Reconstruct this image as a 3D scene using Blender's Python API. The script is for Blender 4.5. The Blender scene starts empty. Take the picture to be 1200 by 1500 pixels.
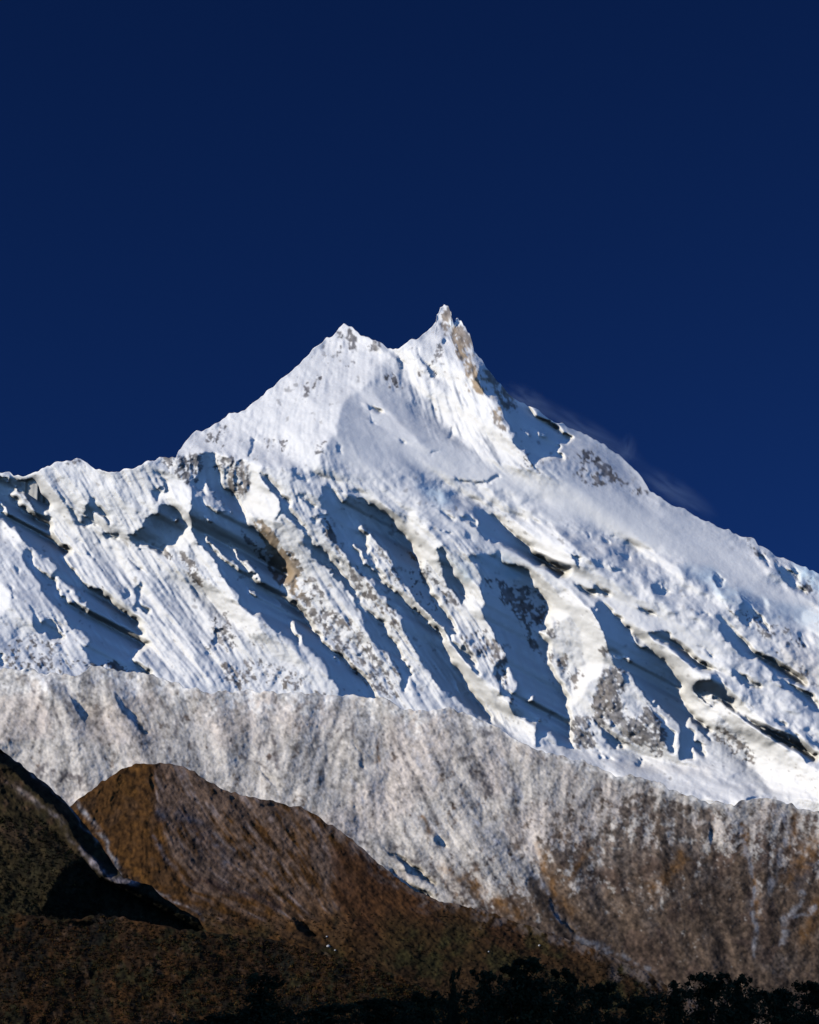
import bpy, math, random
import numpy as np

# ------------------------------------------------------------------ camera, sky, sun
scene = bpy.context.scene
C = scene.collection
W0, H0, FPX = 1200.0, 1500.0, 2942.0          # photo size in pixels and focal length in the same unit
PITCH = math.radians(16.0)
CAM_Z = 1.7
cam_d = bpy.data.cameras.new("camera"); cam = bpy.data.objects.new("camera", cam_d); C.objects.link(cam)
cam.location = (0, 0, CAM_Z); cam.rotation_euler = (math.radians(90) + PITCH, 0, 0)
cam_d.sensor_fit = 'VERTICAL'; cam_d.sensor_height = 24.0
cam_d.lens = 24.0 * FPX / H0
cam_d.clip_start = 0.5; cam_d.clip_end = 200000
scene.camera = cam

SUN_EL = math.radians(21.0); SUN_AZ = math.radians(66.0)      # azimuth measured from behind the camera towards the left
S = np.array([-math.cos(SUN_EL) * math.sin(SUN_AZ), -math.cos(SUN_EL) * math.cos(SUN_AZ), math.sin(SUN_EL)])
sd = bpy.data.lights.new("sun", 'SUN'); sd.energy = 5.0; sd.angle = math.radians(0.5); sd.color = (1.0, 0.94, 0.84)
sun = bpy.data.objects.new("sun", sd); C.objects.link(sun)
from mathutils import Vector
sun.rotation_euler = Vector(tuple(-S)).to_track_quat('-Z', 'Y').to_euler()
sun.location = (-300, -100, 300)

world = bpy.data.worlds.new("World"); scene.world = world; world.use_nodes = True
nt = world.node_tree; nt.nodes.clear()
sky = nt.nodes.new('ShaderNodeTexSky'); sky.sky_type = 'NISHITA'; sky.sun_disc = False
sky.sun_elevation = SUN_EL
sky.sun_rotation = math.atan2(S[0], S[1])
sky.altitude = 4500; sky.air_density = 0.9; sky.dust_density = 0.0; sky.ozone_density = 6.0
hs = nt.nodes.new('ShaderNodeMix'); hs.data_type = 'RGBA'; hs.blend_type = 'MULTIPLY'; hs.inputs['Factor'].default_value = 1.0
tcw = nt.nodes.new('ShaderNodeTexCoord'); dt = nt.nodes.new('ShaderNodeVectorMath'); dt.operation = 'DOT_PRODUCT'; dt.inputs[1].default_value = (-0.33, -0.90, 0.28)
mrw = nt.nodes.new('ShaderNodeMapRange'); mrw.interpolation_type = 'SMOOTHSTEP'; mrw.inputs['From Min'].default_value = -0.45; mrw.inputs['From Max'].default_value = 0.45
cw = nt.nodes.new('ShaderNodeMix'); cw.data_type = 'RGBA'; cw.inputs[6].default_value = (0.145, 0.285, 0.565, 1); cw.inputs[7].default_value = (3.7, 4.1, 4.9, 1)   # polarised dark over the mountain, brightness added behind the camera to lift the snow shadows
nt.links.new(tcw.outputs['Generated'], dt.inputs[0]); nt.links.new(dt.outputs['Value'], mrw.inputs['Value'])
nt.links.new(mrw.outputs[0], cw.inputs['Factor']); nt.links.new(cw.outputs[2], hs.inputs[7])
bg = nt.nodes.new('ShaderNodeBackground'); bg.inputs['Strength'].default_value = 0.05
wo = nt.nodes.new('ShaderNodeOutputWorld')
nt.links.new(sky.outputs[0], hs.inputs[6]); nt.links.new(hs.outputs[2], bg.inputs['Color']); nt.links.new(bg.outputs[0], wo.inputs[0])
scene.view_settings.view_transform = 'Standard'; scene.view_settings.look = 'None'
scene.view_settings.exposure = 0.3; scene.view_settings.gamma = 1
scene.cycles.max_bounces = 4; scene.cycles.diffuse_bounces = 0

# ------------------------------------------------------------------ projection helpers
FWD = np.array([0, math.cos(PITCH), math.sin(PITCH)]); UP = np.array([0, -math.sin(PITCH), math.cos(PITCH)]); RT = np.array([1.0, 0, 0])
def point(px, py, D):
    px = np.asarray(px, float); py = np.asarray(py, float); D = np.asarray(D, float)
    a = D * (px - W0 / 2) / FPX; b = D * (H0 / 2 - py) / FPX
    return np.stack([a, b * UP[1] + D * FWD[1], CAM_Z + b * UP[2] + D * FWD[2]], -1)
sx, su, sc = -S @ RT, S @ UP, -S @ FWD        # sun in camera axes: from the left, from above, from behind the camera
M_ = math.hypot(sx, su); TX, TY = sx / M_, su / M_; KK = sc / M_

# ------------------------------------------------------------------ field grid (x right, y down, photo pixels)
GS = 1.25; GX0, GX1, GY0, GY1 = -90.0, 1310.0, 410.0, 1530.0
NX = int((GX1 - GX0) / GS); NY = int((GY1 - GY0) / GS)
XX, YY = np.meshgrid(GX0 + GS * np.arange(NX), GY0 + GS * np.arange(NY))
kx = np.fft.fftfreq(NX, GS)[None, :] * 2 * np.pi; ky = np.fft.fftfreq(NY, GS)[:, None] * 2 * np.pi
RNG = np.random.RandomState(11)
KXR = np.fft.rfftfreq(NX, GS)[None, :] * 2 * np.pi; K2X = KXR ** 2; K2Y = ky ** 2
def gblur(a, sxp, syp=None):
    syp = sxp if syp is None else syp
    return np.fft.irfft2(np.fft.rfft2(a) * (np.exp(-0.5 * K2X * sxp ** 2) * np.exp(-0.5 * K2Y * syp ** 2)), s=(NY, NX))
def pw(a, n): return a ** n
def norm(a): a = a - a.mean(); return a / a.std()
def noise(s, s2=None): return norm(gblur(RNG.randn(NY, NX), s, s2))
def fbm(s, octv=4, g=0.55):
    r = 0; a = 1
    for i in range(octv): r = r + a * noise(max(s / 2 ** i, GS * .6)); a *= g
    return norm(r)
def samp(a, x, y):
    i = np.clip((x - GX0) / GS, 0, NX - 1.001); j = np.clip((y - GY0) / GS, 0, NY - 1.001)
    i0 = i.astype(np.int32); j0 = j.astype(np.int32); fi = i - i0; fj = j - j0
    return (a[j0, i0] * (1 - fi) + a[j0, i0 + 1] * fi) * (1 - fj) + (a[j0 + 1, i0] * (1 - fi) + a[j0 + 1, i0 + 1] * fi) * fj
def lic(src, ax, ay, length, n=12):
    out = src.copy()
    for sgn in (1, -1):
        x = XX.copy(); y = YY.copy(); st = sgn * length / n / 2
        for q in range(n):
            vx = samp(ax, x, y); vy = samp(ay, x, y)
            x = x + vx * st; y = y + vy * st
            out = out + samp(src, x, y)
    return norm(out)
def smooth(a, b, v): t = np.clip((v - a) / (b - a), 0, 1); return t * t * (3 - 2 * t)
def curve(pts, x):
    p = np.array(pts, float).reshape(-1, 2); return np.interp(x, p[:, 0], p[:, 1])
def P(s, ox=0, oy=0, k=1.0):
    v = np.array([[float(c) for c in q.split(',')] for q in s.split()])
    return np.stack([v[:, 0] / k + ox, v[:, 1] / k + oy], -1)
def raster(poly, X=None, Y=None):
    X = XX if X is None else X; Y = YY if Y is None else Y
    m = np.zeros(X.shape, bool)
    x0, y0 = poly.min(0) - 12; x1, y1 = poly.max(0) + 12
    j0 = max(int((y0 - GY0) / GS), 0); j1 = min(int((y1 - GY0) / GS) + 1, NY); i0 = max(int((x0 - GX0) / GS), 0); i1 = min(int((x1 - GX0) / GS) + 1, NX)
    if j1 <= j0 or i1 <= i0: return m
    x = X[j0:j1, i0:i1]; y = Y[j0:j1, i0:i1]; mm = np.zeros(x.shape, bool)
    n = len(poly)
    for a in range(n):
        (ax, ay), (bx, by) = poly[a], poly[(a + 1) % n]
        if ay == by: continue
        c = ((ay > y) != (by > y)) & (x < (bx - ax) * (y - ay) / (by - ay) + ax)
        mm ^= c
    m[j0:j1, i0:i1] = mm
    return m
# flow (fall line) field from a few control points: x, y, angle in degrees below the horizontal, to the right
def flow(ctrl, power=2.0, r0=40):
    vx = 0; vy = 0
    for (x, y, a) in ctrl:
        w = 1 / ((XX - x) ** 2 + (YY - y) ** 2 + r0 ** 2) ** (power / 2 * 1.5)
        vx = vx + w * math.cos(math.radians(a)); vy = vy + w * math.sin(math.radians(a))
    n = np.hypot(vx, vy); return vx / n, vy / n

# ------------------------------------------------------------------ relief from where the sun strikes and where it does not
RA = math.atan2(TY, TX)
def to_rot(a, fill=0.0):
    pass
_cx, _cy = (GX0 + GX1) / 2, (GY0 + GY1) / 2
_R = int(math.hypot(GX1 - GX0, GY1 - GY0) / GS) + 4
_u = (np.arange(_R) - _R / 2) * GS
RU, RV = np.meshgrid(_u, _u)                      # rows run along the light
RXs = _cx + RU * TX - RV * TY; RYs = _cy + RU * TY + RV * TX
def rot_in(a):
    ins = (RXs >= GX0) & (RXs < GX1 - 2 * GS) & (RYs >= GY0) & (RYs < GY1 - 2 * GS)
    return np.where(ins, samp(a, RXs, RYs), 0.0), ins
def rot_out(a):
    dx = XX - _cx; dy = YY - _cy
    u = (dx * TX + dy * TY) / GS + _R / 2; v = (-dx * TY + dy * TX) / GS + _R / 2
    u = np.clip(u, 0, _R - 1.001); v = np.clip(v, 0, _R - 1.001)
    i0 = u.astype(np.int32); j0 = v.astype(np.int32); fi = u - i0; fj = v - j0
    return (a[j0, i0] * (1 - fi) + a[j0, i0 + 1] * fi) * (1 - fj) + (a[j0 + 1, i0] * (1 - fi) + a[j0 + 1, i0 + 1] * fi) * fj
def chords(mask):
    r, _ = rot_in(mask.astype(float)); m = r > 0.5
    s = np.zeros(m.shape); idx = np.arange(_R)[None, :].repeat(_R, 0)
    start = np.where(~m, idx, -1); start = np.maximum.accumulate(start, 1)
    end = np.where(~m, idx, 10 ** 6)[:, ::-1]; end = np.minimum.accumulate(end, 1)[:, ::-1]
    L = np.maximum(end - start, 1).astype(float); s = (idx - start) / L
    return m, np.where(m, s, 0), np.where(m, L * GS, 0)
def relief(shadow, T, Dz, lam=0.12, mu=1 / 160., A=0.42, iters=5, solid=None, hk=0.0):
    """shadow: bool mask of shaded ground; T: cosine wanted on lit ground. Returns depth offset (pixels)."""
    m, s, L = chords(shadow)
    gsh = rot_out(np.where(m, A * np.minimum(1, 60 / np.maximum(L, 1)) ** .6 * (1.15 - 2.3 * s ** 0.8), 0.0))
    sh = gblur(shadow.astype(float), 0.8)
    c = T * 1.38
    gl = -c / M_
    g0 = np.where(shadow, gsh, gl)
    gt = g0.copy()
    kt = kx * TX + ky * TY; ks = -kx * TY + ky * TX
    den = kt ** 2 + lam * ks ** 2 + mu ** 2
    base = KK + Dz * su / M_
    win = smooth(0, 60, XX - GX0) * smooth(0, 60, GX1 - XX) * smooth(0, 60, YY - GY0) * smooth(0, 60, GY1 - YY)
    HH = np.fft.fft2(gblur(np.where(shadow, 0, np.clip(T - .55, 0, .4)) * 2.5 * hk * Dz * TX, 3) * win)
    for it in range(iters):
        g = (gt + base) * win
        G = np.fft.fft2(g)
        dl = np.real(np.fft.ifft2((-1j * kt * G - 1j * lam * ks * HH) / den))
        Dt = dl - Dz * YY
        # shading of what we have, pulled towards what is wanted
        dt = np.gradient(Dt, GS, axis=1) * TX + np.gradient(Dt, GS, axis=0) * TY
        F = Dt - KK * (XX * TX + YY * TY)
        Fr, ins = rot_in(F)
        if solid is not None: ins = ins & (rot_in(solid)[0] > .5)
        Fr = np.where(ins, Fr, 1e9)
        rm = np.minimum.accumulate(Fr, 1)
        occ = rot_out(np.where(ins, np.minimum(Fr - rm, 50), 0.0))
        e = dt - KK                                      # current dF/dt
        gt = gt + 0.5 * np.where(shadow, np.where(occ < 1.0, (g0 - e) + 0.1, 0.15 * (g0 - e)), np.clip(g0 - e, -1, 1) * 0.6 - 0.35 * (occ > 0.6))
        gt = np.clip(gt, -2.6, 1.6)
    return dl

def settle(dl, Dz, shadow, n=8, h=.14, bl=1.6, solid=None):
    """raise and lower the relief so that each shaded hollow lies in the real cast shadow of the crest beside it"""
    U = XX * TX + YY * TY
    F = dl - Dz * YY - KK * U
    m, s, L = chords(shadow); bump = h * np.minimum(L, 38 + .12 * L) * 4 * s * np.clip(1 - s, 0, 1) ** .8
    soft = np.clip(gblur(shadow.astype(float), 2.0) * 1.6 - .3, 0, 1)
    bump = rot_in(np.clip(gblur(rot_out(np.where(m, bump, 0)), 4), 0.9, None) * np.maximum(soft, .15))[0]
    for it in range(n + 1):
        Fr, ins = rot_in(F)
        if solid is not None: ins = ins & (rot_in(solid)[0] > .5)
        Fr = np.where(ins, Fr, 1e6)
        rm = np.minimum.accumulate(np.where(m, 1e6, Fr), 1)
        tgt = np.where(m, np.clip(Fr, rm + bump, rm + bump * 1.8 + .6), np.minimum(Fr, rm))
        F = F + gblur(rot_out(np.where(ins & (rm < 1e5), tgt - Fr, 0.0)), bl if it < n else 1.2)
    ms = gblur(shadow.astype(float), .9); Fm = gblur(F * ms, 2.2) / np.maximum(gblur(ms, 2.2), 1e-3)      # ease the floors of the hollows
    F = F + np.clip(ms * 1.4 - .5, 0, .8) * (Fm - F)
    return F + Dz * YY + KK * U

# ------------------------------------------------------------------ materials
def terrain_mat(name, rough=0.7, nscale=0.02, var=0.12, bump=0.5, bdist=6.0, spec=0.2):
    m = bpy.data.materials.new(name); m.use_nodes = True; n = m.node_tree; b = n.nodes['Principled BSDF']
    b.inputs['Roughness'].default_value = rough; b.inputs['Specular IOR Level'].default_value = spec
    at = n.nodes.new('ShaderNodeAttribute'); at.attribute_name = 'albedo'
    tc = n.nodes.new('ShaderNodeTexCoord')
    nz = n.nodes.new('ShaderNodeTexNoise'); nz.inputs['Scale'].default_value = nscale; nz.inputs['Detail'].default_value = 6; nz.inputs['Roughness'].default_value = 0.65
    mr = n.nodes.new('ShaderNodeMapRange'); mr.inputs['From Min'].default_value = 0.25; mr.inputs['From Max'].default_value = 0.75
    mr.inputs['To Min'].default_value = 1 - var; mr.inputs['To Max'].default_value = 1 + var
    mx = n.nodes.new('ShaderNodeVectorMath'); mx.operation = 'SCALE'
    n.links.new(tc.outputs['Object'], nz.inputs['Vector']); n.links.new(nz.outputs['Fac'], mr.inputs['Value'])
    n.links.new(at.outputs['Color'], mx.inputs[0]); n.links.new(mr.outputs[0], mx.inputs['Scale']); n.links.new(mx.outputs[0], b.inputs['Base Color'])
    bp = n.nodes.new('ShaderNodeBump'); bp.inputs['Strength'].default_value = bump; bp.inputs['Distance'].default_value = bdist
    n2 = n.nodes.new('ShaderNodeTexNoise'); n2.inputs['Scale'].default_value = nscale * 1.7; n2.inputs['Detail'].default_value = 5
    n.links.new(tc.outputs['Object'], n2.inputs['Vector']); n.links.new(n2.outputs['Fac'], bp.inputs['Height']); n.links.new(bp.outputs[0], b.inputs['Normal'])
    return m

# ------------------------------------------------------------------ a terrain layer as one mesh
def layer(name, x0, x1, top, bottom, Dref, yref, Dz, dl, alb, mat, dx=1.5, dy=1.4, label=None, tilt=0.0, backdrop=500.0, ylat=0.0):
    xs = np.arange(x0, x1 + dx, dx); n = len(xs)
    yt = top(xs); yb = np.maximum(bottom(xs), yt + 4)
    rows = int((yb - yt).max() / dy) + 1
    r = np.linspace(0, 1, rows)[:, None]
    X = np.repeat(xs[None, :], rows, 0); 
    kk_ = np.exp(-0.5 * (np.arange(-30, 31) * dx / 14.0) ** 2); kk_ /= kk_.sum()
    ys = np.convolve(np.pad(yt, 30, 'edge'), kk_, 'valid')
    Y = ys[None, :] * (1 - r) + yb[None, :] * r + (yt - ys)[None, :] * np.exp(-r * (yb - yt)[None, :] / 45.0)
    Dpx = samp(dl, X, Y) - Dz * (Y - yref) + tilt * (X - 600)
    D = Dref * np.exp(Dpx / FPX)
    V = point(X, Y, D)
    col = np.stack([samp(alb[..., k], X, Y) for k in range(3)], -1)
    # the far side: falls away behind the crest
    back = []
    for q, (dd, dz) in enumerate([(.006, .003), (.02, .02), (.05, .06), (.10, .12)]):
        v = V[0] * np.array([1 + dd, 1 + dd, 1]) ; v = v.copy()
        v[:, 2] = V[0][:, 2] - backdrop * dz / .12
        back.append(v)
    back = np.array(back[::-1])
    low = V[-1].copy(); low[:, 1] *= 0.96; low[:, 0] *= .96; low[:, 2] = -15
    V = np.concatenate([back, V, low[None]], 0)
    col = np.concatenate([np.repeat(col[:1], 4, 0), col, col[-1:]], 0)
    R = V.shape[0]
    return grid_mesh(name, V, col, mat, R, n)
def grid_mesh(name, V, col, mat, R, n, kind='structure'):
    me = bpy.data.meshes.new(name)
    idx = np.arange(R * n).reshape(R, n)
    f = np.stack([idx[:-1, :-1], idx[1:, :-1], idx[1:, 1:], idx[:-1, 1:]], -1).reshape(-1, 4).astype(np.int32)
    me.vertices.add(R * n); me.vertices.foreach_set('co', V.reshape(-1).astype(np.float32))
    me.loops.add(f.size); me.loops.foreach_set('vertex_index', f.reshape(-1))
    me.polygons.add(len(f)); me.polygons.foreach_set('loop_start', np.arange(len(f), dtype=np.int32) * 4)
    me.polygons.foreach_set('loop_total', np.full(len(f), 4, np.int32))
    me.polygons.foreach_set('use_smooth', np.ones(len(f), bool))
    me.update(calc_edges=True)
    a = me.color_attributes.new('albedo', 'FLOAT_COLOR', 'POINT')
    c4 = np.ones((R * n, 4), np.float32); c4[:, :3] = np.clip(col.reshape(-1, 3), 0.002, 0.95)
    a.data.foreach_set('color', c4.reshape(-1))
    me.materials.append(mat)
    o = bpy.data.objects.new(name, me); C.objects.link(o); o['kind'] = kind
    return o
def mixc(a, c, w): return a * (1 - w[..., None]) + np.asarray(c, float) * w[..., None]
def blank(c): return np.ones((NY, NX, 3)) * np.asarray(c, float)
def warpxy(amp, s, seed_noise=None):
    return XX + amp * fbm(s, 3), YY + amp * fbm(s, 3)

# ================================================================== 1. THE SNOW MOUNTAIN
Z = {1: (0, 650), 2: (300, 650), 3: (600, 650), 4: (900, 700), 5: (0, 850), 6: (300, 850), 7: (600, 880), 8: (900, 930), 'A': (450, 430), 'B': (250, 550), 'C': (680, 550)}
def Q(z, s): return P(s, Z[z][0], Z[z][1], 4.0)
SH = [Q(1, "-100,200 0,205 110,215 190,210 220,290 270,350 290,430 300,480 320,540 350,600 410,655 340,665 400,700 440,740 500,790 560,850 640,920 740,1000 830,1090 835,1160 880,1180 770,1170 810,1210 760,1250 790,1290 870,1345 740,1355 640,1310 540,1290 460,1200 525,1185 500,1120 440,1080 400,1100 400,1060 370,980 330,940 300,900 250,880 240,830 170,720 130,640 140,590 200,660 260,740 320,800 330,740 280,660 200,600 130,540 60,470 0,430 -100,390"),
 Q(5, "170,140 200,170 240,250 260,210 300,230 330,310 360,320 390,330 290,345 240,300 180,270"), Q(5, "320,150 345,200 380,300 365,310 320,220"),
 Q(5, "-80,400 10,430 20,480 0,500 -80,470"), Q(5, "40,30 70,60 95,100 70,90"), Q(1, "75,710 120,740 125,770 90,740"),
 Q(1, "340,250 390,330 450,410 500,460 470,465 410,390 360,310"), Q(1, "510,290 560,340 620,420 640,465 590,430 550,400 540,420 570,465 490,465 500,390 520,350"),
 Q(1, "850,430 940,410 960,370 1000,380 1090,460 1095,500 1040,560 1000,600 960,650 900,625 780,595 750,560 800,520 850,500"), Q(1, "620,520 720,530 700,552 640,552"),
 Q(1, "930,160 965,210 985,275 960,280 925,190"), Q(1, "890,260 935,250 945,340 900,310"),
 Q(1, "740,660 790,700 830,740 800,730"), Q(1, "800,800 835,850 830,940 790,990 790,900"), Q(1, "700,850 725,890 720,930 700,900"), Q(5, "800,160 850,150 900,180 840,200"), Q(1, "430,560 520,650 600,760 520,670"),
 P("292,667 312,668 320,690 322,710 335,722 340,735 352,747 362,762 380,782 395,800 407,810 415,823 421,838 420,853 422,867 435,887 445,905 457,922 470,937 485,950 500,962 520,977 532,992 550,1010 559,1030 530,1032 505,1025 497,1000 485,980 472,965 460,950 452,943 432,910 425,907 430,927 440,945 417,930 400,917 382,902 360,892 353,878 342,862 327,847 315,822 300,805 290,790 280,775 277,760 277,740 284,720 276,708 288,700 289,685"),
 Q(2, "320,140 360,190 420,250 470,320 530,410 560,480 620,550 690,630 760,720 830,800 880,860 920,910 960,970 1010,1010 1060,1080 1110,1150 1150,1220 1190,1320 1190,1400 1160,1450 1130,1360 1090,1250 1030,1170 970,1100 935,1050 960,1050 920,980 870,900 800,830 730,750 660,680 600,600 550,520 500,450 440,380 430,440 418,430 430,380 400,310 350,220"),
 Q('B', "730,540 800,580 825,630 790,620 740,570"), Q('B', "765,690 835,750 845,790 790,745"), Q(2, "610,400 650,440 640,480 615,450"), Q(2, "740,650 790,700 820,750 780,720"),
 Q(2, "690,240 780,270 820,320 860,300 930,340 970,380 1030,410 1090,450 1110,500 1180,560 1230,620 1270,700 1275,760 1300,810 1350,900 1400,980 1440,1070 1470,1140 1530,1230 1570,1260 1630,1365 1600,1350 1550,1290 1500,1230 1460,1170 1430,1180 1440,1220 1480,1300 1520,1350 1540,1440 1600,1520 1650,1560 1720,1640 1690,1645 1620,1610 1560,1560 1490,1510 1420,1440 1360,1370 1310,1300 1260,1240 1200,1140 1170,1070 1120,1000 1070,930 1020,870 960,800 900,740 850,690 800,640 730,530 660,425 715,430 700,380"),
 Q(3, "165,630 205,610 250,720 300,830 310,860 320,950 300,930 260,870 200,770 160,690"),
 Q(3, "330,655 420,650 520,650 560,690 600,720 690,760 680,790 740,840 800,910 830,960 820,1000 770,1080 765,1130 800,1180 810,1230 840,1310 870,1380 910,1450 940,1470 945,1560 940,1700 970,1775 870,1775 860,1720 820,1680 780,1700 800,1770 745,1770 750,1640 690,1600 640,1570 600,1520 550,1460 540,1400 500,1360 490,1290 560,1250 540,1200 500,1130 430,1010 450,950 440,880 420,800 380,720 330,690"),
 Q(3, "370,375 420,390 500,410 530,450 580,480 600,510 660,570 720,620 800,680 880,710 960,740 880,775 800,725 700,670 600,630 500,570 420,530 380,480 365,420"), Q(3, "270,405 340,445 390,495 330,475"), Q(3, "960,810 1060,840 1180,880 1160,897 1060,885 1000,855"),
 Q(3, "100,360 180,395 260,440 200,428"), Q(3, "300,530 370,580 310,578"), Q(3, "160,500 260,540 230,547"), Q(3, "530,455 580,470 570,480 540,475"), Q(3, "1060,670 1130,690 1160,730 1100,720"), Q(3, "940,640 1010,710 990,720 950,680"), Q(3, "1020,520 1060,545 1040,550"), Q(3, "1130,540 1200,560 1200,590 1150,570"), Q(4, "0,420 80,450 90,480 20,450"), Q(4, "0,510 50,560 40,570 0,540"),
 Q(8, "-120,-170 -60,-180 -20,-150 60,-70 110,0 150,60 230,120 300,160 340,220 350,260 390,310 400,370 440,440 480,500 540,570 590,630 500,580 440,500 420,510 470,590 520,650 540,700 470,650 450,720 380,725 390,640 380,560 340,490 280,430 210,370 170,320 110,230 60,230 20,170 -20,60 -80,-60"),
 Q(8, "195,390 240,440 300,510 350,570 345,680 300,640 270,560 240,470"), Q(8, "0,580 40,660 20,670 -120,500 -130,490"),
 Q(8, "190,-20 300,-30 400,30 450,90 500,150 560,190 590,220 640,290 650,320 700,370 690,420 700,470 640,430 630,390 600,370 560,400 500,370 460,320 520,280 580,280 570,230 520,210 470,170 430,150 380,80 320,30 230,5"),
 Q(8, "710,460 800,520 900,560 960,590 1020,620 1090,660 1150,720 1190,750 1120,757 1080,710 1000,670 930,640 880,610 840,570 790,540 730,520"), Q(8, "1150,620 1300,700 1300,740 1190,680"),
 Q(8, "600,-120 680,-60 740,0 800,50 850,110 900,150 970,190 1050,230 1130,290 1120,305 1060,290 980,240 950,230 1040,300 1120,350 1190,420 1290,480 1290,510 1190,440 1100,390 1030,340 950,260 880,180 800,130 720,80 650,0 610,-60"),
 Q(8, "690,220 780,250 860,300 820,312 750,290 690,250"), Q(8, "480,60 590,120 560,115"), Q(8, "1000,590 1060,600 1080,650 1030,620"), Q(8, "1130,560 1190,600 1180,630 1140,600"), Q(8, "940,480 1000,520 1010,550 960,520"),
 Q(4, "235,630 330,680 290,692 240,660"), Q(4, "120,720 200,770 260,805 200,805 150,770"), Q(4, "730,700 800,720 860,830 880,920 820,860 740,780"), Q(4, "960,480 1040,560 1090,630 1155,685 1090,665 1000,600"), Q(4, "1040,510 1080,550 1100,600 1060,580"), Q(4, "390,740 480,780 560,810 500,800"), Q(4, "820,420 870,470 930,540 870,500"), Q(4, "570,560 640,580 650,650 620,640"), Q(8, "1080,0 1130,80 1110,80 1070,20"),
 Q('C', "60,10 110,-60 190,-40 260,40 330,100 370,160 400,220 480,270 540,310 600,350 620,380 560,390 540,440 580,490 480,470 430,500 460,550 400,500 360,450 320,380 290,330 260,270 240,230 230,190 180,150 120,100 70,40"),
 Q('A', "330,655 400,675 415,690 350,680"), Q('A', "345,700 380,760 390,790 370,780"), Q('A', "160,850 195,890 205,940 175,910"), Q('A', "855,140 875,160 880,205 860,195"), Q('A', "820,255 835,270 825,300 812,285"), Q('A', "540,860 570,880 550,885"), Q('A', "835,790 845,820 825,835"),
 Q(8, "135,710 170,745 150,745"), Q(7, "1095,870 1130,930 1115,940"), Q(7, "1150,910 1190,930 1170,945"), Q(8, "770,960 800,935 860,935 800,965"), Q(6, "80,300 95,310 50,385 35,380"),
 Q(3, "110,70 190,68 160,76"), Q(3, "260,210 330,215 450,215 520,190 540,200 460,226 340,230 280,225"),
 Q('B', "490,380 510,390 480,480 440,500 470,440"), Q('A', "540,360 560,440 545,450 520,390"), Q('A', "640,300 760,460 745,470 660,350")]
LIT = [Q(1, "110,235 150,300 200,340 240,430 170,400 110,320 80,290"), Q(1, "340,770 400,830 460,890 500,930 530,1000 520,1000 450,950 390,880 350,820"), Q(1, "-40,320 0,345 65,430 40,430 0,390"),
 P("277,706 285,712 300,727 315,737 324,745 318,748 305,740 290,722"), Q(2, "0,210 50,280 95,350 100,385 60,370 0,300"), Q(2, "120,370 145,390 130,405 115,390"), Q(2, "5,425 35,440 30,465 8,460"),
 Q(2, "0,520 60,590 120,650 180,720 200,750 160,740 100,670 40,600"), Q(2, "140,600 200,670 280,750 350,830 300,800 220,720 150,640"), Q(2, "250,840 290,860 305,895 260,880"), Q(6, "400,115 445,160 425,165"), Q(6, "740,430 770,460 815,515 780,500 745,460"),
 Q(2, "940,540 990,560 1040,620 1080,690 1120,750 1170,800 1200,850 1260,920 1340,1020 1400,1090 1470,1160 1440,1175 1390,1130 1330,1070 1270,980 1200,940 1150,890 1110,860 1060,780 1000,690 950,600"),
 Q(2, "870,565 900,590 940,650 980,700 1030,760 1080,820 1110,850 1060,840 1000,750 960,720 900,640 865,590"), Q(2, "915,470 950,490 975,530 950,530 920,495"),
 Q(7, "560,400 600,390 620,440 625,500 590,520 555,470"), Q(7, "705,550 735,550 740,590 710,590"), Q(8, "0,90 40,120 90,175 60,160 10,110"), Q(7, "240,450 330,540 300,520"), Q(8, "400,20 450,80 440,80"),
 Q('C', "120,70 180,100 215,160 190,160 140,110"), Q('C', "345,295 400,325 390,350 350,320"), Q('C', "425,318 505,365 480,388 430,352"), Q(8, "540,360 580,355 585,385 550,390"), Q(8, "520,150 560,190 610,245 590,240 540,200")]
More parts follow.
